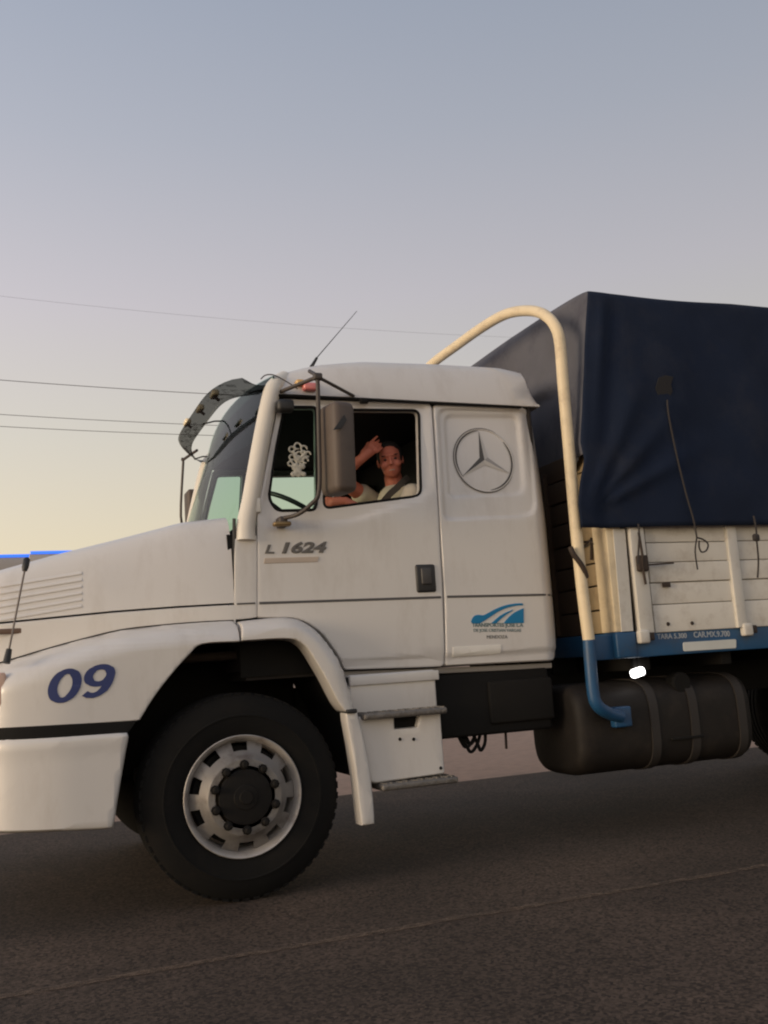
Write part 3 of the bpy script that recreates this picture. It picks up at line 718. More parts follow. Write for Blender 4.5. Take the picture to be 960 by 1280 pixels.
# ---- near mirror
YM = -.10
m0 = atY(397, 471, YM); m1 = atY(398.5, 540, YM); m2 = atY(399, 612, YM); m3 = atY(388, 631, YM+.03); m4 = atY(372, 643, YM+.08); m5 = atY(353, 648, .08)
ARM = tube('mirror_arm', crom([m0, m1, m2, m3, m4, m5], 5), .0125, TUBEM, T, 8)
g1 = atY(350, 490, .19); g2 = atY(442, 495, .18)
tube('mirror_strut', [m0, g1], .012, TUBEM, ARM, 8); tube('mirror_strut', [m0, g2], .010, TUBEM, ARM, 8)
lu = atY(387, 464, .05); tube('mirror_lug', [m0+Vector((.01, 0, 0)), lu], .012, TUBEM, ARM, 8)
box('arm_clamp', m0, (.05, .04, .04), TUBEM, ARM, bev=.01)
box('arm_foot', (m5.x, .10, m5.z-.02), (.05, .09, .06), TUBEM, ARM, bev=.012); box('arm_bolt', (m5.x-.01, .06, m5.z-.035), (.10, .05, .025), mat('brass', (.25, .17, .08), .4, metal=.5), ARM, bev=.01)
mc0 = atY(401, 505, YM); mc1 = atY(439, 618, YM)
MH = box('wing_mirror', ((mc0.x+mc1.x)/2+.01, YM+.005, (mc0.z+mc1.z)/2), (.135, .20, mc0.z-mc1.z), MIRR, T, Matrix.Rotation(R(12), 3, 'Z') @ Matrix.Rotation(R(1.5), 3, 'Y'), bev=.035)
box('mirror_glass', ((mc0.x+mc1.x)/2+.064, YM+.02, (mc0.z+mc1.z)/2), (.008, .165, (mc0.z-mc1.z)*.88), mat('mirror_silver', (.6, .6, .6), .05, metal=1), MH, Matrix.Rotation(R(12), 3, 'Z'), .003)
bk = atY(429, 527, YM-.105)
flat('torn_cover', [W(px, py, YM-.11) for px, py in ((416, 538), (431, 518), (434, 524), (427, 535))], lambda x, z: YM-.105+.22*(x-bk.x), BLACKP, MH)
p = atY(358, 506, .1); box('corner_shade', (p.x, .13, p.z), (.10, .07, .075), BLACKP, T, bev=.022)
p = atY(455, 499, .15); box('gutter_clip', (p.x, .155, p.z-.01), (.05, .03, .03), DARK, T, bev=.006)
p = C(321, 632); box('door_hinge', (p[0], .125, p[1]), (.045, .035, .085), mat('hinge_paint', (.72, .68, .6), .4), T, bev=.01)
p = C(293, 663); tube('hood_seal', [(*[C(293, y)[0], .128, C(293, y)[1]],) for y in (772, 740, 700, 672, 648)], [.004, .004, .005, .010, .010], BLACKP, T, 6)
# wire along the pillar top
tube('lamp_wire', crom([atY(326, 474, .3), atY(332, 469, .28), atY(343, 469, .2), atY(360, 478, .16), atY(372, 486, .14)], 5), .004, TUBEM, T, 5)
# ---- cab interior
xa, xb = C(322, 700)[0], xr_end-.06
bspan('cab_floor', 1.2, xb, .19, 2.21, 1.10, 1.15, INT, T, .004)
bspan('cab_back_wall', xb-.02, xb, .19, 2.21, 1.10, 2.70, INT, T, .004)
bspan('head_lining', 1.46, xb, .22, 2.18, zg(2)-.03, zg(2)-.005, INT, T, .004)
bspan('bulkhead', 1.18, 1.22, .19, 2.21, 1.15, 1.95, INT, T, .004)
for s in (0, 1):
    y = .255 if s == 0 else 2*YC-.255
    bspan('door_trim', 1.32, 2.36, y-.012, y+.012, 1.15, 1.98, INT, T, .004); bspan('sleeper_trim', 2.42, xb, y-.012, y+.012, 1.15, 2.68, INT, T, .004)
    bspan('seal_backing', 1.17, 3.08, y-.08, y-.076, 1.12, 1.9, RUBBER, T, 0)
bspan('hood_gap_seal', XH1-.02, 1.30, .15, .17, 1.3, 1.9, RUBBER, T, 0)
DASH = bspan('dashboard', 1.20, 1.50, .24, 2.16, 1.72, 1.98, INT, T, .05)
cu_ = bspan('sleeper_curtain', 2.62, 2.64, .22, 2.18, 1.5, 2.66, INT, T, .004)
for yy in (.52, 1.85):
    s_ = bspan('cab_seat', 1.95, 2.45, yy-.25, yy+.25, 1.42, 1.58, INT, T, .05)
    box('seat_back', (2.48, yy, 1.92), (.14, .48, .74), INT, s_, Matrix.Rotation(R(8), 3, 'Y'), .06); box('head_rest', (2.56, yy, 2.40), (.10, .27, .2), INT, s_, Matrix.Rotation(R(8), 3, 'Y'), .04)
sw = Vector((1.60, .52, 2.08)); ax = Vector((.5, 0, .86)).normalized()
u_ = Vector((0, 1, 0)); v_ = ax.cross(u_)
SW = tube('steering_wheel', [sw+u_*.235*math.cos(a*math.pi/16)+v_*.235*math.sin(a*math.pi/16) for a in range(32)], .015, BLACKP, T, 8, True)
for a in (0, 120, 240): tube('wheel_spoke', [sw-ax*.03, sw+u_*.23*math.cos(R(a+90))+v_*.23*math.sin(R(a+90))], .012, BLACKP, SW, 6)
tube('steering_column', [sw-ax*.02, sw-ax*.5], .035, BLACKP, SW, 8)
# ---- steps
sx0, sx1 = W(436, 842, .1)[0], W(544, 842, .1)[0]
z1, z2 = W(500, 842, .1)[1], W(500, 888, .05)[1]
ST = bspan('step_box', sx0, sx1, .10, .5, z2-.01, z1+.01, WHITE, T, .012)
bspan('step_flange', sx0, W(549, 838, .08)[0], .085, .3, z1-.05, z1+.005, WHITE, ST, .006)
p0, p1 = W(450, 896, 0.0), W(557, 972, 0.0)
lx0, lx1, lz0, lz1 = p0[0], p1[0], W(500, 975, 0)[1], W(500, 893, 0)[1]
low = [(lx0+.06, lz0), (lx1, lz0+.01), (lx1, lz1), (W(529, 896, 0)[0], lz1), (W(525, 916, 0)[0], lz1-.085), (W(494, 918, 0)[0], lz1-.085), (W(493, 898, 0)[0], lz1), (lx0, lz1), (lx0, lz0+.12)]
panel('lower_step_box', rpoly(low, [.02, .01, .01, .005, .01, .01, .005, .02, .04]), lambda x, z: .02, WHITE, T, cell=.06, th=.25, r=.008)
bspan('step_recess', W(493, 898, 0)[0]-.02, W(529, 898, 0)[0]+.02, .06, .2, lz1-.12, lz1+.0, RUBBER, T, .004)
def tread(px0, px1, py, Y0, Y1):
    x0 = W(px0, py, Y0)[0]; x1 = W(px1, py, Y0)[0]; z = W(px0*.5+px1*.5, py, Y0)[1]
    o = bspan('step_plate', x0, x1, Y0, Y1, z-.018, z+.018, TREAD, T, .012)
    n_ = int((x1-x0)/.045)
    bm = bmesh.new()
    for i in range(n_):
        add_box(bm, (x0+(i+.5)*(x1-x0)/n_, Y0-.001, z), (.03, .006, .008), Matrix.Rotation(R(28 if i % 2 else -28), 3, 'Y'), 0)
        for k in range(4): add_box(bm, (x0+(i+.5)*(x1-x0)/n_, Y0+.03+k*.04, z+.019), (.03, .008, .006), Matrix.Rotation(R(40 if (i+k) % 2 else -40), 3, 'Z'), 0)
    q = finish(bm, 'tread_ribs', TREAD, o, 0); q['kind'] = 'stuff'
tread(455, 560, 892, -.04, .14); tread(478, 574, 980, -.05, .14)
for px, py in ((500, 924), (517, 924), (551, 960)):
    q = W(px, py, .02); lathe('step_bolt', [(0, -.006), (.008, -.006), (.010, 0), (.010, .01)], (q[0], .02, q[1]), DARK, T, 8)
# ---- chassis, battery box, tank
bspan('chassis_rail', .1, 8.2, .76, .84, .78, 1.02, DARK, T, .01); bspan('chassis_rail', .1, 8.2, 1.56, 1.64, .78, 1.02, DARK, T, .01)
bx0, bx1 = W(545, 900, .16)[0], W(692, 900, .16)[0]
BB = bspan('battery_box', bx0, bx1, .17, .75, W(620, 918, .16)[1], 1.06, DARK, T, .02)
bspan('battery_lid', bx0+.35, bx1+.01, .15, .3, W(620, 905, .16)[1], 1.0, mat('battery_lid', (.011, .0095, .008), .8, spec=.25), BB, .015)
for k, (xa_, xb_, dz) in enumerate(((566, 600, .0), (572, 606, .03), (578, 598, -.02), (590, 612, .02))):
    a = atY(xa_, 915, .25); b = atY(xb_, 915, .25); mid = atY((xa_+xb_)/2, 934+dz*200, .25)
    tube('air_hose', crom([a+Vector((0, .02*k, .06)), a.lerp(mid, .6), mid, b.lerp(mid, .5), b+Vector((0, .02*k, .06))], 5), .010, RUBBER, T, 6)
tube('hose_tap', [atY(632, 915, .25), atY(633, 936, .25)], .008, RUST, T, 6)
tx0, tx1 = W(724, 900, .02)[0], W(945, 900, .02)[0]; tz0, tz1 = W(794, 967, .02)[1], W(770, 852, .10)[1]
def tank():
    bm = bmesh.new(); rows = []; prof = []
    hy, hz2 = .31, (tz1-tz0)/2; cy, cz = .02+hy, (tz0+tz1)/2
    for k in range(40):
        a = 2*math.pi*k/40; c_, s_ = math.cos(a), math.sin(a)
        prof.append((math.copysign(abs(c_)**.55, c_)*hy, math.copysign(abs(s_)**.55, s_)*hz2))
    ends = [(0, .80), (.012, .90), (.03, .96), (.06, 1)]
    L_ = tx1-tx0; xs = [(d, s) for d, s in ends]+[(L_*k/10, 1) for k in range(1, 10)]+[(L_-d, s) for d, s in ends[::-1]]
    for d, s in xs:
        rows.append([bm.verts.new((tx0+d, cy+y*s, cz+z*s)) for y, z in prof])
    for a, b in zip(rows, rows[1:]):
        for j in range(40): bm.faces.new((a[j], a[(j+1) % 40], b[(j+1) % 40], b[j]))
    bm.faces.new(rows[0][::-1]); bm.faces.new(rows[-1])
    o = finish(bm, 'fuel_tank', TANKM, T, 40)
    for px in (818, 868, 928):
        x = W(px, 900, .02)[0]; bm = bmesh.new(); pr = None; f_ = None
        for y, z in prof+[prof[0]]:
            ring = [bm.verts.new((x+dx, cy+y*k, cz+z*k)) for dx, k in ((-.03, 1.0), (-.03, 1.03), (.03, 1.03), (.03, 1.0))]
            if pr:
                for j in range(3): bm.faces.new((pr[j], pr[j+1], ring[j+1], ring[j]))
            pr = ring
        finish(bm, 'tank_strap', mat('strap_steel', (.025, .02, .017), .7), o, 40)
    cp = W(845, 850, .1); lathe('filler_cap', [(0, -.03), (.06, -.03), (.07, -.02), (.07, .05)], (cp[0], .07, cp[1]-.02), DARK, o, 24)
    s_ = W(860, 922, .01); bspan('tank_slot', s_[0]-.12, s_[0]+.12, .005, .03, s_[1]-.008, s_[1]+.008, DARK, o, .003)
    return o
tank()
# ---- load bed
YB = -.08; XB = W(770, 790, YB)[0]; XE = 8.6
zb0, zb1 = W(850, 818, YB)[1], W(770, 791, YB)[1]
ybar = bspan('bed_rail', XB+.13, XE, YB+.012, YB+.10, zb0, zb1, BLUE, T, .006); mirrored(ybar)
bspan('bed_corner', XB-.0, XB+.14, YB, YB+.14, zb0-.0, zb1+.004, BLUE, T, .012)
bspan('bed_front_beam', XB+.02, XB+.10, YB+.14, 2*YC-YB-.10, zb0+.02, zb1, BLUE, T, .006)
bspan('bed_floor', XB+.05, XE-.02, YB+.08, 2*YC-YB-.08, zb1-.06, zb1-.01, RUST, T, .004)
for k in range(8): bspan('cross_member', XB+.2+k*.62, XB+.28+k*.62, .0, 2.4, 1.0, zb0+.06, DARK, T, .006)
bspan('bed_subframe', XB+.02, XE-.1, .72, .88, 1.0, 1.12, DARK, T, .006); bspan('bed_subframe', XB+.02, XE-.1, 1.52, 1.68, 1.0, 1.12, DARK, T, .006)
ztop = 2.35
# corner post: cream front, pale side
cpst = bspan('corner_post', XB+.003, XB+.11, YB+.004, YB+.16, zb1+.004, ztop, CREAM, T, .008)
panel('post_cladding', [W(777.5, 789.5, YB), W(791.5, 788.5, YB), W(781, 661, YB), W(766.5, 661, YB)], lambda x, z: YB-.001, BOARD, cpst, cell=0, th=.01, r=.002)
bspan('corner_post', XB+.003, XB+.115, 2*YC-YB-.16, 2*YC-YB-.004, zb1+.004, ztop, CREAM, T, .008)
# headboard planks: beige at the outer ends, dark brown in between
HB = bspan('headboard', XB+.07, XB+.10, YB+.15, 2*YC-YB-.15, zb1, ztop+.02, DARK, T, .003)
zz = zb1+.006; k = 0
while zz < ztop-.02:
    h = .148+.006*math.sin(k*2.1); xo = XB+.035+.004*math.sin(k*3)
    bspan('plank', xo, XB+.071, YB+.165, .34, zz, zz+h-.010, BEIGE, HB, .004); bspan('plank', xo, XB+.071, 2*YC-.34, 2*YC-YB-.165, zz, zz+h-.010, BEIGE, HB, .004)
    bspan('plank', xo+.006, XB+.071, .346, 2*YC-.346, zz, zz+h-.010, mat('dark_brown_wood', (.055, .034, .021), .9, var=.35, scale=6), HB, .004); zz += h; k += 1
bspan('headboard_post', XB+.012, XB+.06, .62, .70, zb1+.01, ztop, MATS['dark_brown_wood'], T, .005); bspan('headboard_post', XB+.012, XB+.06, 1.70, 1.78, zb1+.01, ztop, MATS['dark_brown_wood'], T, .005)
# hook on headboard
hk = atX(735, 680, XB+.02); hk.x = XB+.03
tube('headboard_hook', [atX(728, 684, XB+.02), atX(737, 676, XB+.0), atX(750, 684, XB+.02)], .008, RUST, T, 6); tube('headboard_hook', [atX(739, 672, XB+.02), atX(739, 700, XB+.02)], .008, RUST, T, 6)
# side gates made of boards
def gate(yb, sgn, named):
    xg0, xg1 = W(793, 700, YB)[0], XE-.05
    G = bspan('side_gate', xg0-.02, xg1, min(yb, yb+sgn*.02)+.0, max(yb, yb+sgn*.02), zb1+.0, 1.95, mat('gate_backing', (.28, .24, .19), .8), T, .002)
    rows = [1.955, W(860, 677.5, YB)[1], W(860, 702, YB)[1], W(860, 727, YB)[1], W(860, 754, YB)[1], W(860, 789, YB)[1]]
    for k in range(5):
        za, zb_ = rows[k+1]+.0022, rows[k]-.0022; o_ = .016+.004*((k*7) % 3)
        bspan('board', xg0+.10, xg1, yb-sgn*o_, yb-sgn*.001, za, zb_, BOARD, G, .005)
    for px in (799.5, 918.5):
        x = W(px, 720, YB)[0]; wv = .075 if px > 850 else .105
        bspan('stake', x-wv/2, x+wv/2, yb-sgn*.042, yb-sgn*.001, rows[5]+.002, 1.95, BOARD, G, .006)
    k = 1
    while W(918.5, 720, YB)[0]+k*.72 < xg1:
        x = W(918.5, 720, YB)[0]+k*.72; bspan('stake', x-.037, x+.037, yb-sgn*.042, yb-sgn*.001, rows[5]+.002, 1.95, BOARD, G, .006); k += 1
    return G, rows
G, rows = gate(YB+.02, 1, True); gate(2*YC-YB-.02, -1, True)
lx, lz = W(797, 705, YB)
bspan('gate_latch', lx-.03, lx+.05, YB-.05, YB-.02, lz-.05, lz+.05, RUST, G, .012)
tube('latch_bar', [(lx, YB-.045, lz+.19), (lx+.006, YB-.05, lz+.05), (lx, YB-.045, lz-.02), (lx+.015, YB-.04, lz-.13)], .008, RUST, G, 6)
tube('latch_rod', [(lx+.02, YB-.04, lz-.012), (lx+.24, YB-.035, lz-.004)], .006, RUST, G, 6)
bspan('gate_dent', *[W(px, 731, YB)[0] for px in (827, 837)], YB-.012, YB-.004, W(830, 734, YB)[1], W(830, 728, YB)[1], RUST, G, .003)
for px, py in ((804, 797), (933, 788)):
    q = W(px, py, YB); bspan('gate_hinge', q[0]-.045, q[0]+.03, YB-.035, YB+.01, q[1]-.035, q[1]+.045, BOARD, G, .012); bspan('hinge_pin', q[0]+.03, q[0]+.07, YB-.025, YB+.01, q[1]-.02, q[1]+.03, RUST, G, .008)
for px, py in ((835, 780), (865, 779)):
    q = W(px, py, YB); lathe('gate_bolt', [(0, -.008), (.012, -.006), (.014, .004)], (q[0], YB+.002, q[1]), RUST, G, 8)
yr = lambda x, z: YB+.012
text('tare_text', 'TARA 5.300', W(823, 799, YB), W(860, 797.5, YB), 0, yr, mat('white_lettering', (.38, .40, .42), .6), T, bold=.015, stretch=1.0, th=.001)
text('tare_text', 'CAR.MX.9.700', W(869, 797, YB), W(914, 795.5, YB), 0, yr, MATS['white_lettering'], T, bold=.015, stretch=1.1, th=.001)
flat('reflector_strip', rpoly([W(855, 803, YB), W(921, 799, YB), W(921, 810, YB), W(856, 814, YB)], .01), YB+.006, mat('reflector_white', (.62, .62, .57), .4), T)
# lamp under the bed (lit)
lp = atY(797, 840.5, .0)
LAMP = box('side_lamp', lp, (.095, .05, .055), mat('lit_lamp', (1, 1, 1), .3, emit=(1, .97, .95), estr=5), T, Matrix.Rotation(R(-12), 3, 'Y'), .02)
bspan('lamp_mount', lp.x-.01, lp.x+.06, .02, .05, lp.z, zb0+.02, DARK, LAMP, .004)
# ---- tube arch behind the cab
pole = [atY(776, 896, -.02), atY(762, 892, -.04), atY(747, 882, -.06), atY(741, 862, -.06), atY(736, 800, -.06), atY(727, 730, -.06), atY(718, 640, -.06), atY(711, 560, -.06), atY(704, 480, -.06), atY(700, 430, -.05)]
XP = pole[-1].x
pole2 = [atX(695, 410, XP-.005), atX(684, 396, XP-.01), atX(668, 389, XP-.02), atX(645, 389.5, XP-.04), atX(625, 396, XP-.06), atX(600, 411, XP-.09), atX(570, 432.5, XP-.12), atX(540, 455, XP-.15)]
last = pole2[-1]
rest = [Vector((last.x+.02, 1.75, last.z-.03)), Vector((XP-.02, 2.2, last.z-.14)), Vector((XP, 2.42, last.z-.4)), Vector((pole[4].x, 2.46, 2.0)), Vector((pole[4].x, 2.46, 1.2)), Vector((pole[3].x, 2.46, .95))]
up_pts = crom(pole[4:]+pole2+rest, 5); lo_pts = crom(pole[:5], 6)
ARCH = tube('tube_arch', up_pts, .036, CREAM, T, 14); tube('arch_foot', lo_pts, .037, BLUE, ARCH, 14)
q = atY(776, 896, .0); bspan('foot_plate', q.x-.06, q.x+.06, -.03, .06, q.z-.06, q.z+.06, BLUE, T, .01)
bspan('arch_bracket', W(738, 820, .0)[0], XB+.06, -.03, .02, W(740, 826, 0)[1], W(740, 795, 0)[1], BLUE, T, .006)
tube('arch_strap', crom([atY(713, 684, -.09), atY(717, 693, -.10), atY(728, 708, -.10), atY(733, 722, -.08)], 4), [.016]*13, RUST, ARCH, 8)
bspan('tail_gate', XE-.06, XE, YB+.05, 2*YC-YB-.05, zb1, 2.0, BOARD, T, .008)

# ================================================================== TARPAULIN
def tarp():
    YT = YB-.065; ytop = -.06
    # corner edge: X of the front edge as a function of z (drapes forward towards the hem)
    edge = []
    for px, py in ((728, 659), (724.5, 630), (727, 600), (731, 575), (726, 552), (728, 520), (731, 460), (733, 410), (735.5, 363)):
        q = atY(px, py, YT)
        q = atY(px, py, YT+(ytop-YT)*max(0, min(1, (q.z-2.0)/1.43))**1.5); edge.append((q.z, q.x))
    ztp = edge[-1][0]; zbm = edge[0][0]
    NZ = 44; NXs = 90; bm = bmesh.new(); bmF = []
    zsteps = [zbm+(ztp-zbm)*j/NZ for j in range(NZ+1)]
    def yside(z): return YT+(ytop-YT)*max(0, (z-2.0)/(ztp-2.0))**1.5
    side = []
    for i in range(NXs+1):
        t = (i/NXs)**1.25; col = []
        for z in zsteps:
            xe = lerp(edge, z); x = xe+(XE+.03-xe)*t
            col.append(bm.verts.new((x, yside(z), z)))
        side.append(col)
    for i in range(NXs):
        for j in range(NZ): bm.faces.new((side[i][j], side[i+1][j], side[i+1][j+1], side[i][j+1])).material_index = 0
    # top
    NY = 40; ytot = 2*YC-2*ytop
    top = [[side[i][NZ] for i in range(NXs+1)]]
    for k in range(1, NY+1):
        y = ytop+ytot*k/NY; row = []
        for i in range(NXs+1):
            x = side[i][NZ].co.x; row.append(bm.verts.new((x, y, ztp+.05*math.sin(math.pi*k/NY)**.6)))
        top.append(row)
    for k in range(NY):
        for i in range(NXs): bm.faces.new((top[k][i], top[k][i+1], top[k+1][i+1], top[k+1][i])).material_index = 0
    # far side
    far = [[v for v in top[NY]]]
    for j in range(1, 13):
        z = ztp-(ztp-zbm)*j/12; far.append([bm.verts.new((v.co.x, 2*YC-yside(z), z)) for v in top[NY]])
    for j in range(12):
        for i in range(NXs): bm.faces.new((far[j][i], far[j][i+1], far[j+1][i+1], far[j+1][i])).material_index = 0
    # front face, hem higher than at the side
    jb = next(j for j in range(NZ+1) if zsteps[j] > 2.30); cols = [[side[0][j] for j in range(jb, NZ+1)]]
    for k in range(1, NY+1):
        cols_k = []
        y = ytop+ytot*k/NY
        for j in range(jb, NZ):
            z = zsteps[j]; zt_ = top[k][0].co.z; f = (z-zsteps[jb])/(ztp-zsteps[jb]); zh = zsteps[jb]+(.05*math.sin(k*.9) if k > 1 else 0)
            xx = lerp(edge, z); s = min(1, k/6); xx = xx*(1-s)+(edge[-1][1]-.01)*s
            cols_k.append(bm.verts.new((xx, y, zh+(zt_-zh)*f)))
        cols_k.append(top[k][0]); cols.append(cols_k)
    for k in range(NY):
        for j in range(len(cols[0])-1): bm.faces.new((cols[k][j], cols[k][j+1], cols[k+1][j+1], cols[k+1][j])).material_index = 1
    bmesh.ops.recalc_face_normals(bm, faces=bm.faces[:])
    # soften the corner, then folds
    bm.verts.ensure_lookup_table()
    pull = Vector((W(833, 490, YT)[0], 0, W(833, 490, YT)[1]))
    cor = Vector((lerp(edge, 2.2), 0, 1.95))
    for v in bm.verts:
        c = v.co.copy(); fx = 0; fy = 0
        n1 = noise.noise(Vector((c.x*1.1, c.y*1.1, c.z*.9))); n2 = noise.noise(Vector((c.x*3.2+5, c.y*3.2, c.z*1.6)))
        onfront = c.x < lerp(edge, c.z)+.10 and c.y > .05
        if c.y < .0:
            w = sstep(3.45, 3.2, c.z); fy += w*(.03*n1+.02*n2+.006*noise.noise(Vector((c.x*9, 0, c.z*5))))
            # vertical fold near the front edge
            dx = c.x-lerp(edge, c.z); fy += -.025*math.exp(-((dx-.10)/.035)**2)*sstep(2.3, 3.0, c.z)*w+.018*math.exp(-((dx-.19)/.05)**2)*w
            # diagonal folds running up from the lower front corner
            rel = c-cor; a = math.atan2(rel.z, rel.x); r_ = math.hypot(rel.x, rel.z)
            fy += -.034*sum(math.exp(-((a-a_)/.07)**2) for a_ in (.45, .75, 1.05))*sstep(.03, .25, r_)*sstep(1.3, .3, r_)
            rp_ = c-pull; fy += -.02*math.exp(-((rp_.x-.12*(-rp_.z))/.05)**2)*sstep(.05, -.1, rp_.z)*sstep(-.85, -.5, rp_.z)+.012*math.exp(-(rp_.x**2+rp_.z**2)/.02)
            fy += .012*math.sin(c.x*6)*sstep(2.1, 1.9, c.z)
        elif onfront and c.z < 3.40:
            fx += .05*n1+.028*n2+.022*math.sin(c.y*9+n1*3)*sstep(3.4, 2.9, c.z)
        if c.z > 3.38: v.co.z += .012*n1-.008*abs(math.sin((c.x-3.5)*math.pi/1.1))
        v.co.x += fx; v.co.y += fy
    ed = [e for e in bm.edges if len(e.link_faces) == 2 and e.calc_face_angle() > .9]
    vv = list({v for e in ed for v in e.verts}); bmesh.ops.smooth_vert(bm, verts=vv, factor=.3, use_axis_x=True, use_axis_y=True, use_axis_z=True)
    me = bpy.data.meshes.new('tarpaulin'); bm.to_mesh(me); bm.free()
    me.materials.append(TARP); me.materials.append(TARPF)
    me.polygons.foreach_set('use_smooth', [True]*len(me.polygons))
    o = obj('tarpaulin', me, None); tag(o, 'dark navy canvas tarpaulin stretched over the load bed', 'tarpaulin')
    sm = o.modifiers.new('thick', 'SOLIDIFY'); sm.thickness = .006
    pt = [W(px, py, YT) for px, py in ((826, 471), (834, 468), (844, 470), (841, 479), (843, 488), (837, 499), (835, 504), (831, 503), (825, 494), (822, 484))]
    flat('patch', pt, YT+.018, mat('patch_canvas', (.017, .0155, .016), .9, bump=.2), o)
    return o, YT
TP, YT = tarp()
def rope(pts, r, label):
    o = tube('tie_rope', crom([atY(*p) for p in pts], 6), r, ROPE, None, 6); return tag(o, label, 'rope', 'ropes tying down the tarpaulin')
r1 = rope([(834, 500, YT-.012), (836, 520, YT-.02), (845, 565, YT-.028), (857, 615, YT-.03), (867, 650, YT-.035), (871, 672, YT-.03)], .0055, 'long rope hanging from the patch on the navy tarpaulin')
tube('loop', crom([atY(px, py, YT-.03) for px, py in ((871, 672), (878, 674), (885, 680), (883, 688), (877, 690), (874, 684), (874, 676))], 4), .0055, ROPE, r1, 6)
tube('tail', crom([atY(px, py, YT-.03) for px, py in ((871, 672), (869, 690), (872, 712))], 4), .005, ROPE, r1, 6)
r2 = rope([(942, 645, YT-.02), (945, 660, YT-.03), (946, 676, YT-.03), (948, 700, YT-.03), (947, 722, YT-.03)], .006, 'short rope with a knot hanging by the second gate stake')
k_ = atY(945, 672, YT-.03); box('knot', k_, (.05, .03, .05), ROPE, r2, bev=.015)
r3 = rope([(798, 655, YT-.02), (799, 670, YT-.025), (798, 690, YT-.03), (797, 705, YT-.03)], .006, 'short dark rope tied to the rusty gate latch')

# ================================================================== DRIVER
def remesh_obj(name, prims, mt, parent, vox=.007, smooth=4):
    bm = bmesh.new()
    for p in prims:
        if p[0] == 'e':                                     # ellipsoid centre radii rot
            _, c, r_, rot = p; g_ = bmesh.ops.create_uvsphere(bm, u_segments=20, v_segments=14, radius=1)['verts']
            bmesh.ops.transform(bm, matrix=Matrix.Translation(c) @ (rot.to_4x4() if rot else Matrix.Identity(4)) @ Matrix.Diagonal((*r_, 1)), verts=g_)
        else:                                               # capsule chain
            _, pts, rad = p
            add_tube(bm, pts, rad, 14)
            for q, rr in zip(pts, rad):
                g_ = bmesh.ops.create_uvsphere(bm, u_segments=14, v_segments=10, radius=rr)['verts']; bmesh.ops.translate(bm, verts=g_, vec=q)
    me = bpy.data.meshes.new(name); bm.to_mesh(me); bm.free(); t = bpy.data.objects.new(name, me); COL.objects.link(t)
    md = t.modifiers.new('r', 'REMESH'); md.mode = 'VOXEL'; md.voxel_size = vox
    sm = t.modifiers.new('s', 'SMOOTH'); sm.iterations = smooth; sm.factor = .5
    dg = bpy.context.evaluated_depsgraph_get(); me2 = bpy.data.meshes.new_from_object(t.evaluated_get(dg)); bpy.data.objects.remove(t)
    me2.polygons.foreach_set('use_smooth', [True]*len(me2.polygons)); me2.materials.clear()
    return obj(name, me2, mt, parent)
hc = atY(488, 577, .46)                                       # head centre
PER = thing('person', (hc.x, .5, 1.57), 'smiling driver in a cream shirt saluting from the open cab window', 'person')
tocam = (CAM-hc).normalized(); yawv = Vector((tocam.x, tocam.y, -.06)).normalized()
fy_ = -yawv; fx_ = Vector((0, 0, 1)).cross(-fy_)*-1; fx_ = fy_.cross(Vector((0, 0, 1))).normalized(); fz_ = fx_.cross(fy_)
HR = Matrix((fx_, fy_, fz_)).transposed()                     # head local: x image-right, -y towards camera, z up
HR = HR @ Matrix.Rotation(R(-6), 3, 'Y') @ Matrix.Rotation(R(4), 3, 'X')
def hp2(x, y, z): return hc+HR @ Vector((x, y, z))
def E_(x, y, z, a, b, c): return ('e', hp2(x, y, z), (a, b, c), HR)
head = [E_(0, .015, .035, .075, .092, .085), E_(0, -.018, -.01, .066, .074, .092), E_(0, -.03, -.055, .057, .058, .05), E_(0, -.058, -.082, .034, .022, .02),
        E_(0, -.082, .035, .05, .016, .012), E_(0, -.098, -.004, .012, .016, .026), E_(0, -.106, -.020, .016, .013, .011), E_(-.038, -.066, -.024, .028, .024, .024), E_(.038, -.066, -.024, .028, .024, .024),
        E_(-.077, .01, 0, .009, .02, .03), E_(.077, .01, 0, .009, .02, .03), E_(0, -.080, -.068, .024, .01, .007), E_(0, -.081, -.047, .022, .01, .006)]
nk = hp2(0, .03, -.10); sh = Vector((hc.x+.04, .50, hc.z-.27)); hipc = Vector((hc.x+.06, .52, 1.66))
shl = Vector((hc.x+.06, .29, hc.z-.255)); shr = Vector((hc.x+.02, .74, hc.z-.25))
wrist = atY(451, 574, .40); elb = atY(422, 596, .52); palm = atY(462, 564, .39); fing = atY(481, 547, .39)
handd = (fing-palm).normalized(); hn = (CAM-palm).normalized(); hs = handd.cross(hn).normalized()      # side axis
lel = Vector((hc.x-.10, .27, 1.93)); lwr = atY(432, 627, .36); lpalm = atY(416, 628, .40)
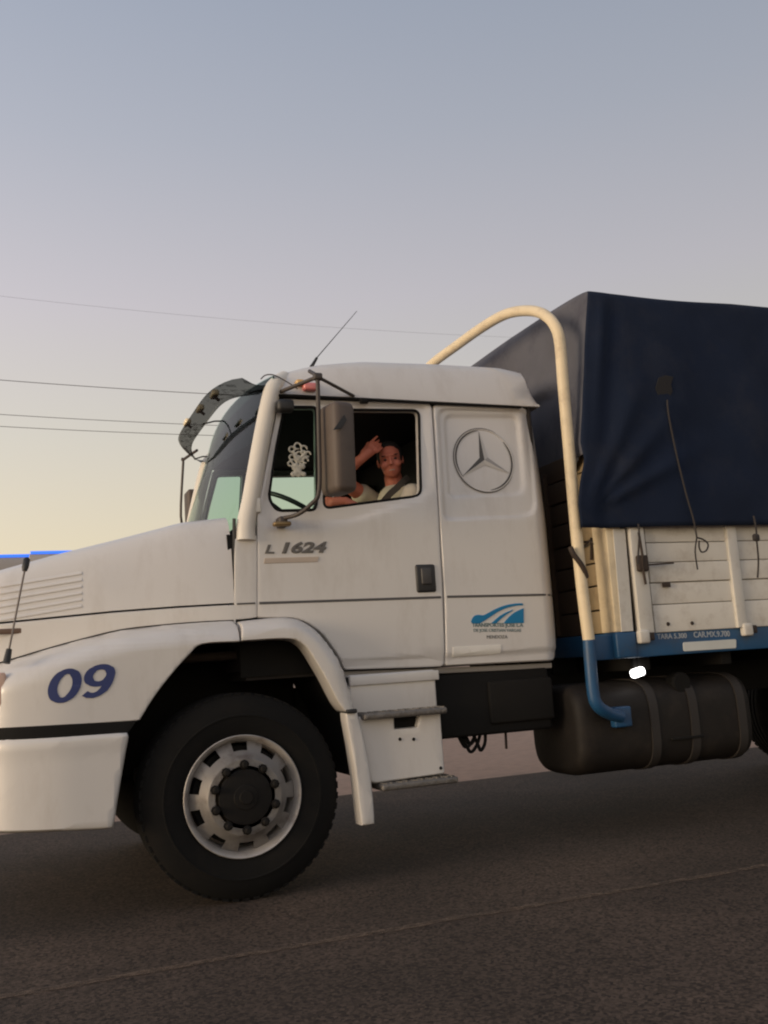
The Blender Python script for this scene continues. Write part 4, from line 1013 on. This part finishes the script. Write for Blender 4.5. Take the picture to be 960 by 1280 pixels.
body = head+[('c', [nk, nk.lerp(sh, .5), sh], [.058, .056, .075]), ('c', [sh, sh.lerp(hipc, .5), hipc], [.11, .12, .13]),
        ('c', [shl, sh, shr], [.07, .10, .07]), ('c', [sh+Vector((0, -.06, -.15)), hipc+Vector((0, -.06, .1))], [.10, .11]), ('c', [sh+Vector((0, .06, -.15)), hipc+Vector((0, .06, .1))], [.10, .11]),
        ('c', [shr, shr.lerp(elb, .5), elb], [.062, .052, .042]), ('c', [elb, elb.lerp(wrist, .4), wrist], [.042, .043, .029]), ('c', [shl, shl.lerp(lel, .5), lel], [.062, .05, .042]), ('c', [lel, lel.lerp(lwr, .4), lwr], [.042, .043, .029]),
        ('c', [hipc, Vector((hipc.x-.42, .40, 1.66))], [.10, .075]), ('c', [hipc, Vector((hipc.x-.42, .64, 1.66))], [.10, .075]),
        ('c', [Vector((hipc.x-.42, .40, 1.66)), Vector((hipc.x-.50, .40, 1.24))], [.07, .05]), ('c', [Vector((hipc.x-.42, .64, 1.66)), Vector((hipc.x-.50, .64, 1.24))], [.07, .05])]
def hand(w, pm, d, n, s, length, spread=1.0, curl=.0, thumb=1, cur2=0):
    res = [('c', [w, pm-d*.01], [.028, .033])]
    kb = pm+d*.035
    for i in range(-1, 2): res.append(('c', [w+s*.012*i, kb+s*.020*i], [.017, .016]))
    L_ = [.068, .078, .073, .055]
    for i in range(4):
        o_ = s*(.033-.022*i); b0 = kb+o_; cu = curl if i == 0 else curl+cur2
        b1 = b0+(d+s*.06*(1.5-i)*spread-n*cu*.5).normalized()*L_[i]*.42; b2 = b1+(d-n*cu*1.3).normalized()*L_[i]*.33; b3 = b2+(d*(1-.5*min(cu, 1.6))-n*cu*1.6).normalized()*L_[i]*.28
        res.append(('c', [b0, b1, b2, b3], [.0102, .0094, .0086, .0078]))
    t0 = w.lerp(pm, .5)+s*.026*thumb; t1 = t0+(d*.95+s*.15*thumb-n*.4).normalized()*.045; t2 = t1+(d*.85+s*.35*thumb).normalized()*.035
    res.append(('c', [t0, t1, t2], [.014, .0115, .0095])); return res
body += hand(wrist, palm, handd, hn, -hs, .18, 1.5, .0, 1, .45)
ld = (lpalm-lwr).normalized(); ls = ld.cross(Vector((0, -1, .3)).normalized()).normalized()
body += hand(lwr, lpalm, ld, Vector((0, -.8, .5)).normalized(), ls, .18, .6, 1.2, 1)
BODY = remesh_obj('body', body, SKIN, PER, .0058, 3)
shirt = [('c', [sh+Vector((0, 0, .015)), sh.lerp(hipc, .5), hipc], [.125, .135, .145]), ('c', [shl, sh+Vector((0, 0, -.03)), shr], [.082, .115, .082]), ('c', [sh+Vector((0, -.06, -.14)), hipc+Vector((0, -.06, .06))], [.118, .128]),
         ('c', [sh+Vector((0, .06, -.14)), hipc+Vector((0, .06, .06))], [.118, .128]), ('c', [shr, shr.lerp(elb, .45)], [.078, .07]), ('c', [shl, shl.lerp(lel, .62)], [.080, .066])]
remesh_obj('shirt', shirt, SHIRT, PER, .009, 5)
remesh_obj('trousers', [('c', [hipc-Vector((0, 0, .0)), Vector((hipc.x-.42, y, 1.66)), Vector((hipc.x-.50, y, 1.30))], [.125, .09, .07]) for y in (.40, .64)], mat('denim', (.03, .035, .06), .9), PER, .012, 3)
# hair cap: back, sides and crown with a high hairline
hb = remesh_obj('hair', [E_(0, .028, .052, .080, .092, .082), E_(0, .06, .0, .074, .06, .075), E_(-.066, .0, .03, .014, .035, .04), E_(.066, .0, .03, .014, .035, .04)], HAIR, PER, .006, 2)
for sx in (-1, 1):
    e = remesh_obj('eye', [E_(sx*.031, -.0815, .010, .012, .008, .007)], mat('eye_dark', (.035, .02, .016), .6), PER, .0025, 1)
    remesh_obj('eyebrow', [E_(sx*.034, -.0895, .034, .022, .006, .004)], HAIR, PER, .003, 1)
remesh_obj('teeth', [E_(0, -.0845, -.058, .021, .009, .0045)], mat('teeth', (.5, .36, .30), .5), PER, .0025, 1)
# seat belt across the chest
bm = bmesh.new(); pr = None
for p in crom([atY(511, 596, .34), atY(505, 601, .29), atY(497, 609, .26), atY(487, 618, .245), atY(477, 630, .26)], 5):
    w_ = Vector((.014, 0, -.014)); ring = [bm.verts.new(p+d) for d in (w_, w_+Vector((0, .003, 0)), -w_+Vector((0, .003, 0)), -w_)]
    if pr:
        for j in range(4): bm.faces.new((pr[j], pr[(j+1) % 4], ring[(j+1) % 4], ring[j]))
    pr = ring
finish(bm, 'seat_belt', mat('belt_webbing', (.06, .045, .03), .8), PER, 30)
# curly cream figure stuck on the small front window
def decal():
    prims = []; rnd = random.Random(5)
    def pt(px, py): x, z = C(px, py); return Vector((x, ycab(x, z)+.022, z))
    def blob(px, py, r): prims.append(('e', pt(px, py), (r, .006, r), None))
    def curl(px, py, r): prims.append(('c', [pt(px, py)+Vector((math.cos(a*.5)*r*(1-a*.03), 0, math.sin(a*.5)*r*(1-a*.03))) for a in range(11)], [.0062]*11))
    for px, py, r in ((366, 561, .020), (373, 557, .022), (381, 560, .020), (386, 567, .018), (366, 571, .018), (383, 575, .018), (364, 579, .016), (375, 568, .022)): curl(px, py, r)
    for px, py, r in ((374, 573, .026), (371, 583, .026), (374, 590, .028), (379, 582, .020), (368, 592, .018), (381, 592, .016)): blob(px, py, r)
    prims.append(('c', [pt(368, 563), pt(373, 575), pt(384, 565)], [.008]*3))
    o = remesh_obj('window_decal', prims, mat('decal_cream', (.62, .58, .48), .8, var=.35, scale=70, bump=.3, dirt=(.10, .10, .08), dirt_amt=.7, dscale=45), DOOR, .0045, 1)
decal()

# ================================================================== BACKGROUND
POLEM = mat('pole_wood', (.14, .11, .09), .9, var=.25, scale=5, streak=8)
WIRE = mat('cable_black', (.13, .12, .125), .6)
YW = 25.0
def upole(x, label):
    P_ = thing('utility_pole', (x, YW, 0), label, 'utility pole', 'poles carrying the cables')
    tube('pole_shaft', [(x, YW, -.5), (x, YW, 14.2)], [.17, .11], POLEM, P_, 12)
    for z in (12.75, 10.15, 9.1, 8.75): bspan('cross_arm', x-.06, x+.06, YW-.08-.5, YW+.5, z-.18, z-.07, POLEM, P_, .01)
XL, XR = -16.0, 22.0
upole(XL, 'tall wooden pole carrying the cables ahead of the truck'); upole(XR, 'tall wooden pole behind the covered load bed')
for (p0, p1, lab, rr) in (((0, 370), (560, 418), 'highest thin cable crossing the sky above the truck', .0032), ((0, 475), (255, 492), 'dark cable in the sky, second from the highest', .011), ((0, 518), (225, 530), 'dark cable just above the lowest one of the pair', .0095), ((0, 533), (222, 543), 'lowest cable in the sky beside the sun visor', .0095)):
    a, b = atY(*p0, YW), atY(*p1, YW); sag = .0022
    f = lambda x: a.z+(b.z-a.z)*(x-a.x)/(b.x-a.x)+sag*(x-a.x)*(x-b.x)
    o = tube('power_cable', [(x, YW, f(x)) for x in [XL+(XR-XL)*k/40 for k in range(41)]], rr, WIRE, None, 5)
    tag(o, lab, 'cable', 'overhead cables')
# far filling station canopy with a lit blue edge
c1 = atY(-120, 694, 62); c2 = atY(38, 693, 62); c3 = atY(38, 689.5, 58); c4 = atY(82, 689, 58)
CAN = thing('station_canopy', (c2.x, 62, 0), 'far grey canopy edged with a glowing blue strip beyond the hood', 'canopy')
GREYC = mat('canopy_grey', (.42, .39, .36), .6)
bspan('canopy_roof', c1.x, c2.x, 62, 70, c2.z-1.1, c2.z-.17, GREYC, CAN, .02); bspan('canopy_roof', c3.x-.05, c4.x+6, 58, 66, c3.z-1.1, c3.z-.16, GREYC, CAN, .02)
LITB = mat('blue_light_strip', (.05, .2, .8), .4, emit=(.03, .16, .9), estr=1.0)
bspan('light_strip', c1.x, c2.x, 61.95, 62.2, c2.z-.17, c2.z+.02, LITB, CAN, .01); bspan('light_strip', c3.x, c4.x+6, 57.95, 58.2, c3.z-.16, c3.z+.02, LITB, CAN, .01)
for x in (c1.x+1.5, c2.x-1.0): bspan('canopy_column', x-.2, x+.2, 65.8, 66.2, -.1, c2.z-1.0, GREYC, CAN, .02)
x = c4.x+3; bspan('canopy_column', x-.2, x+.2, 61.8, 62.2, -.1, c3.z-1.0, GREYC, CAN, .02)
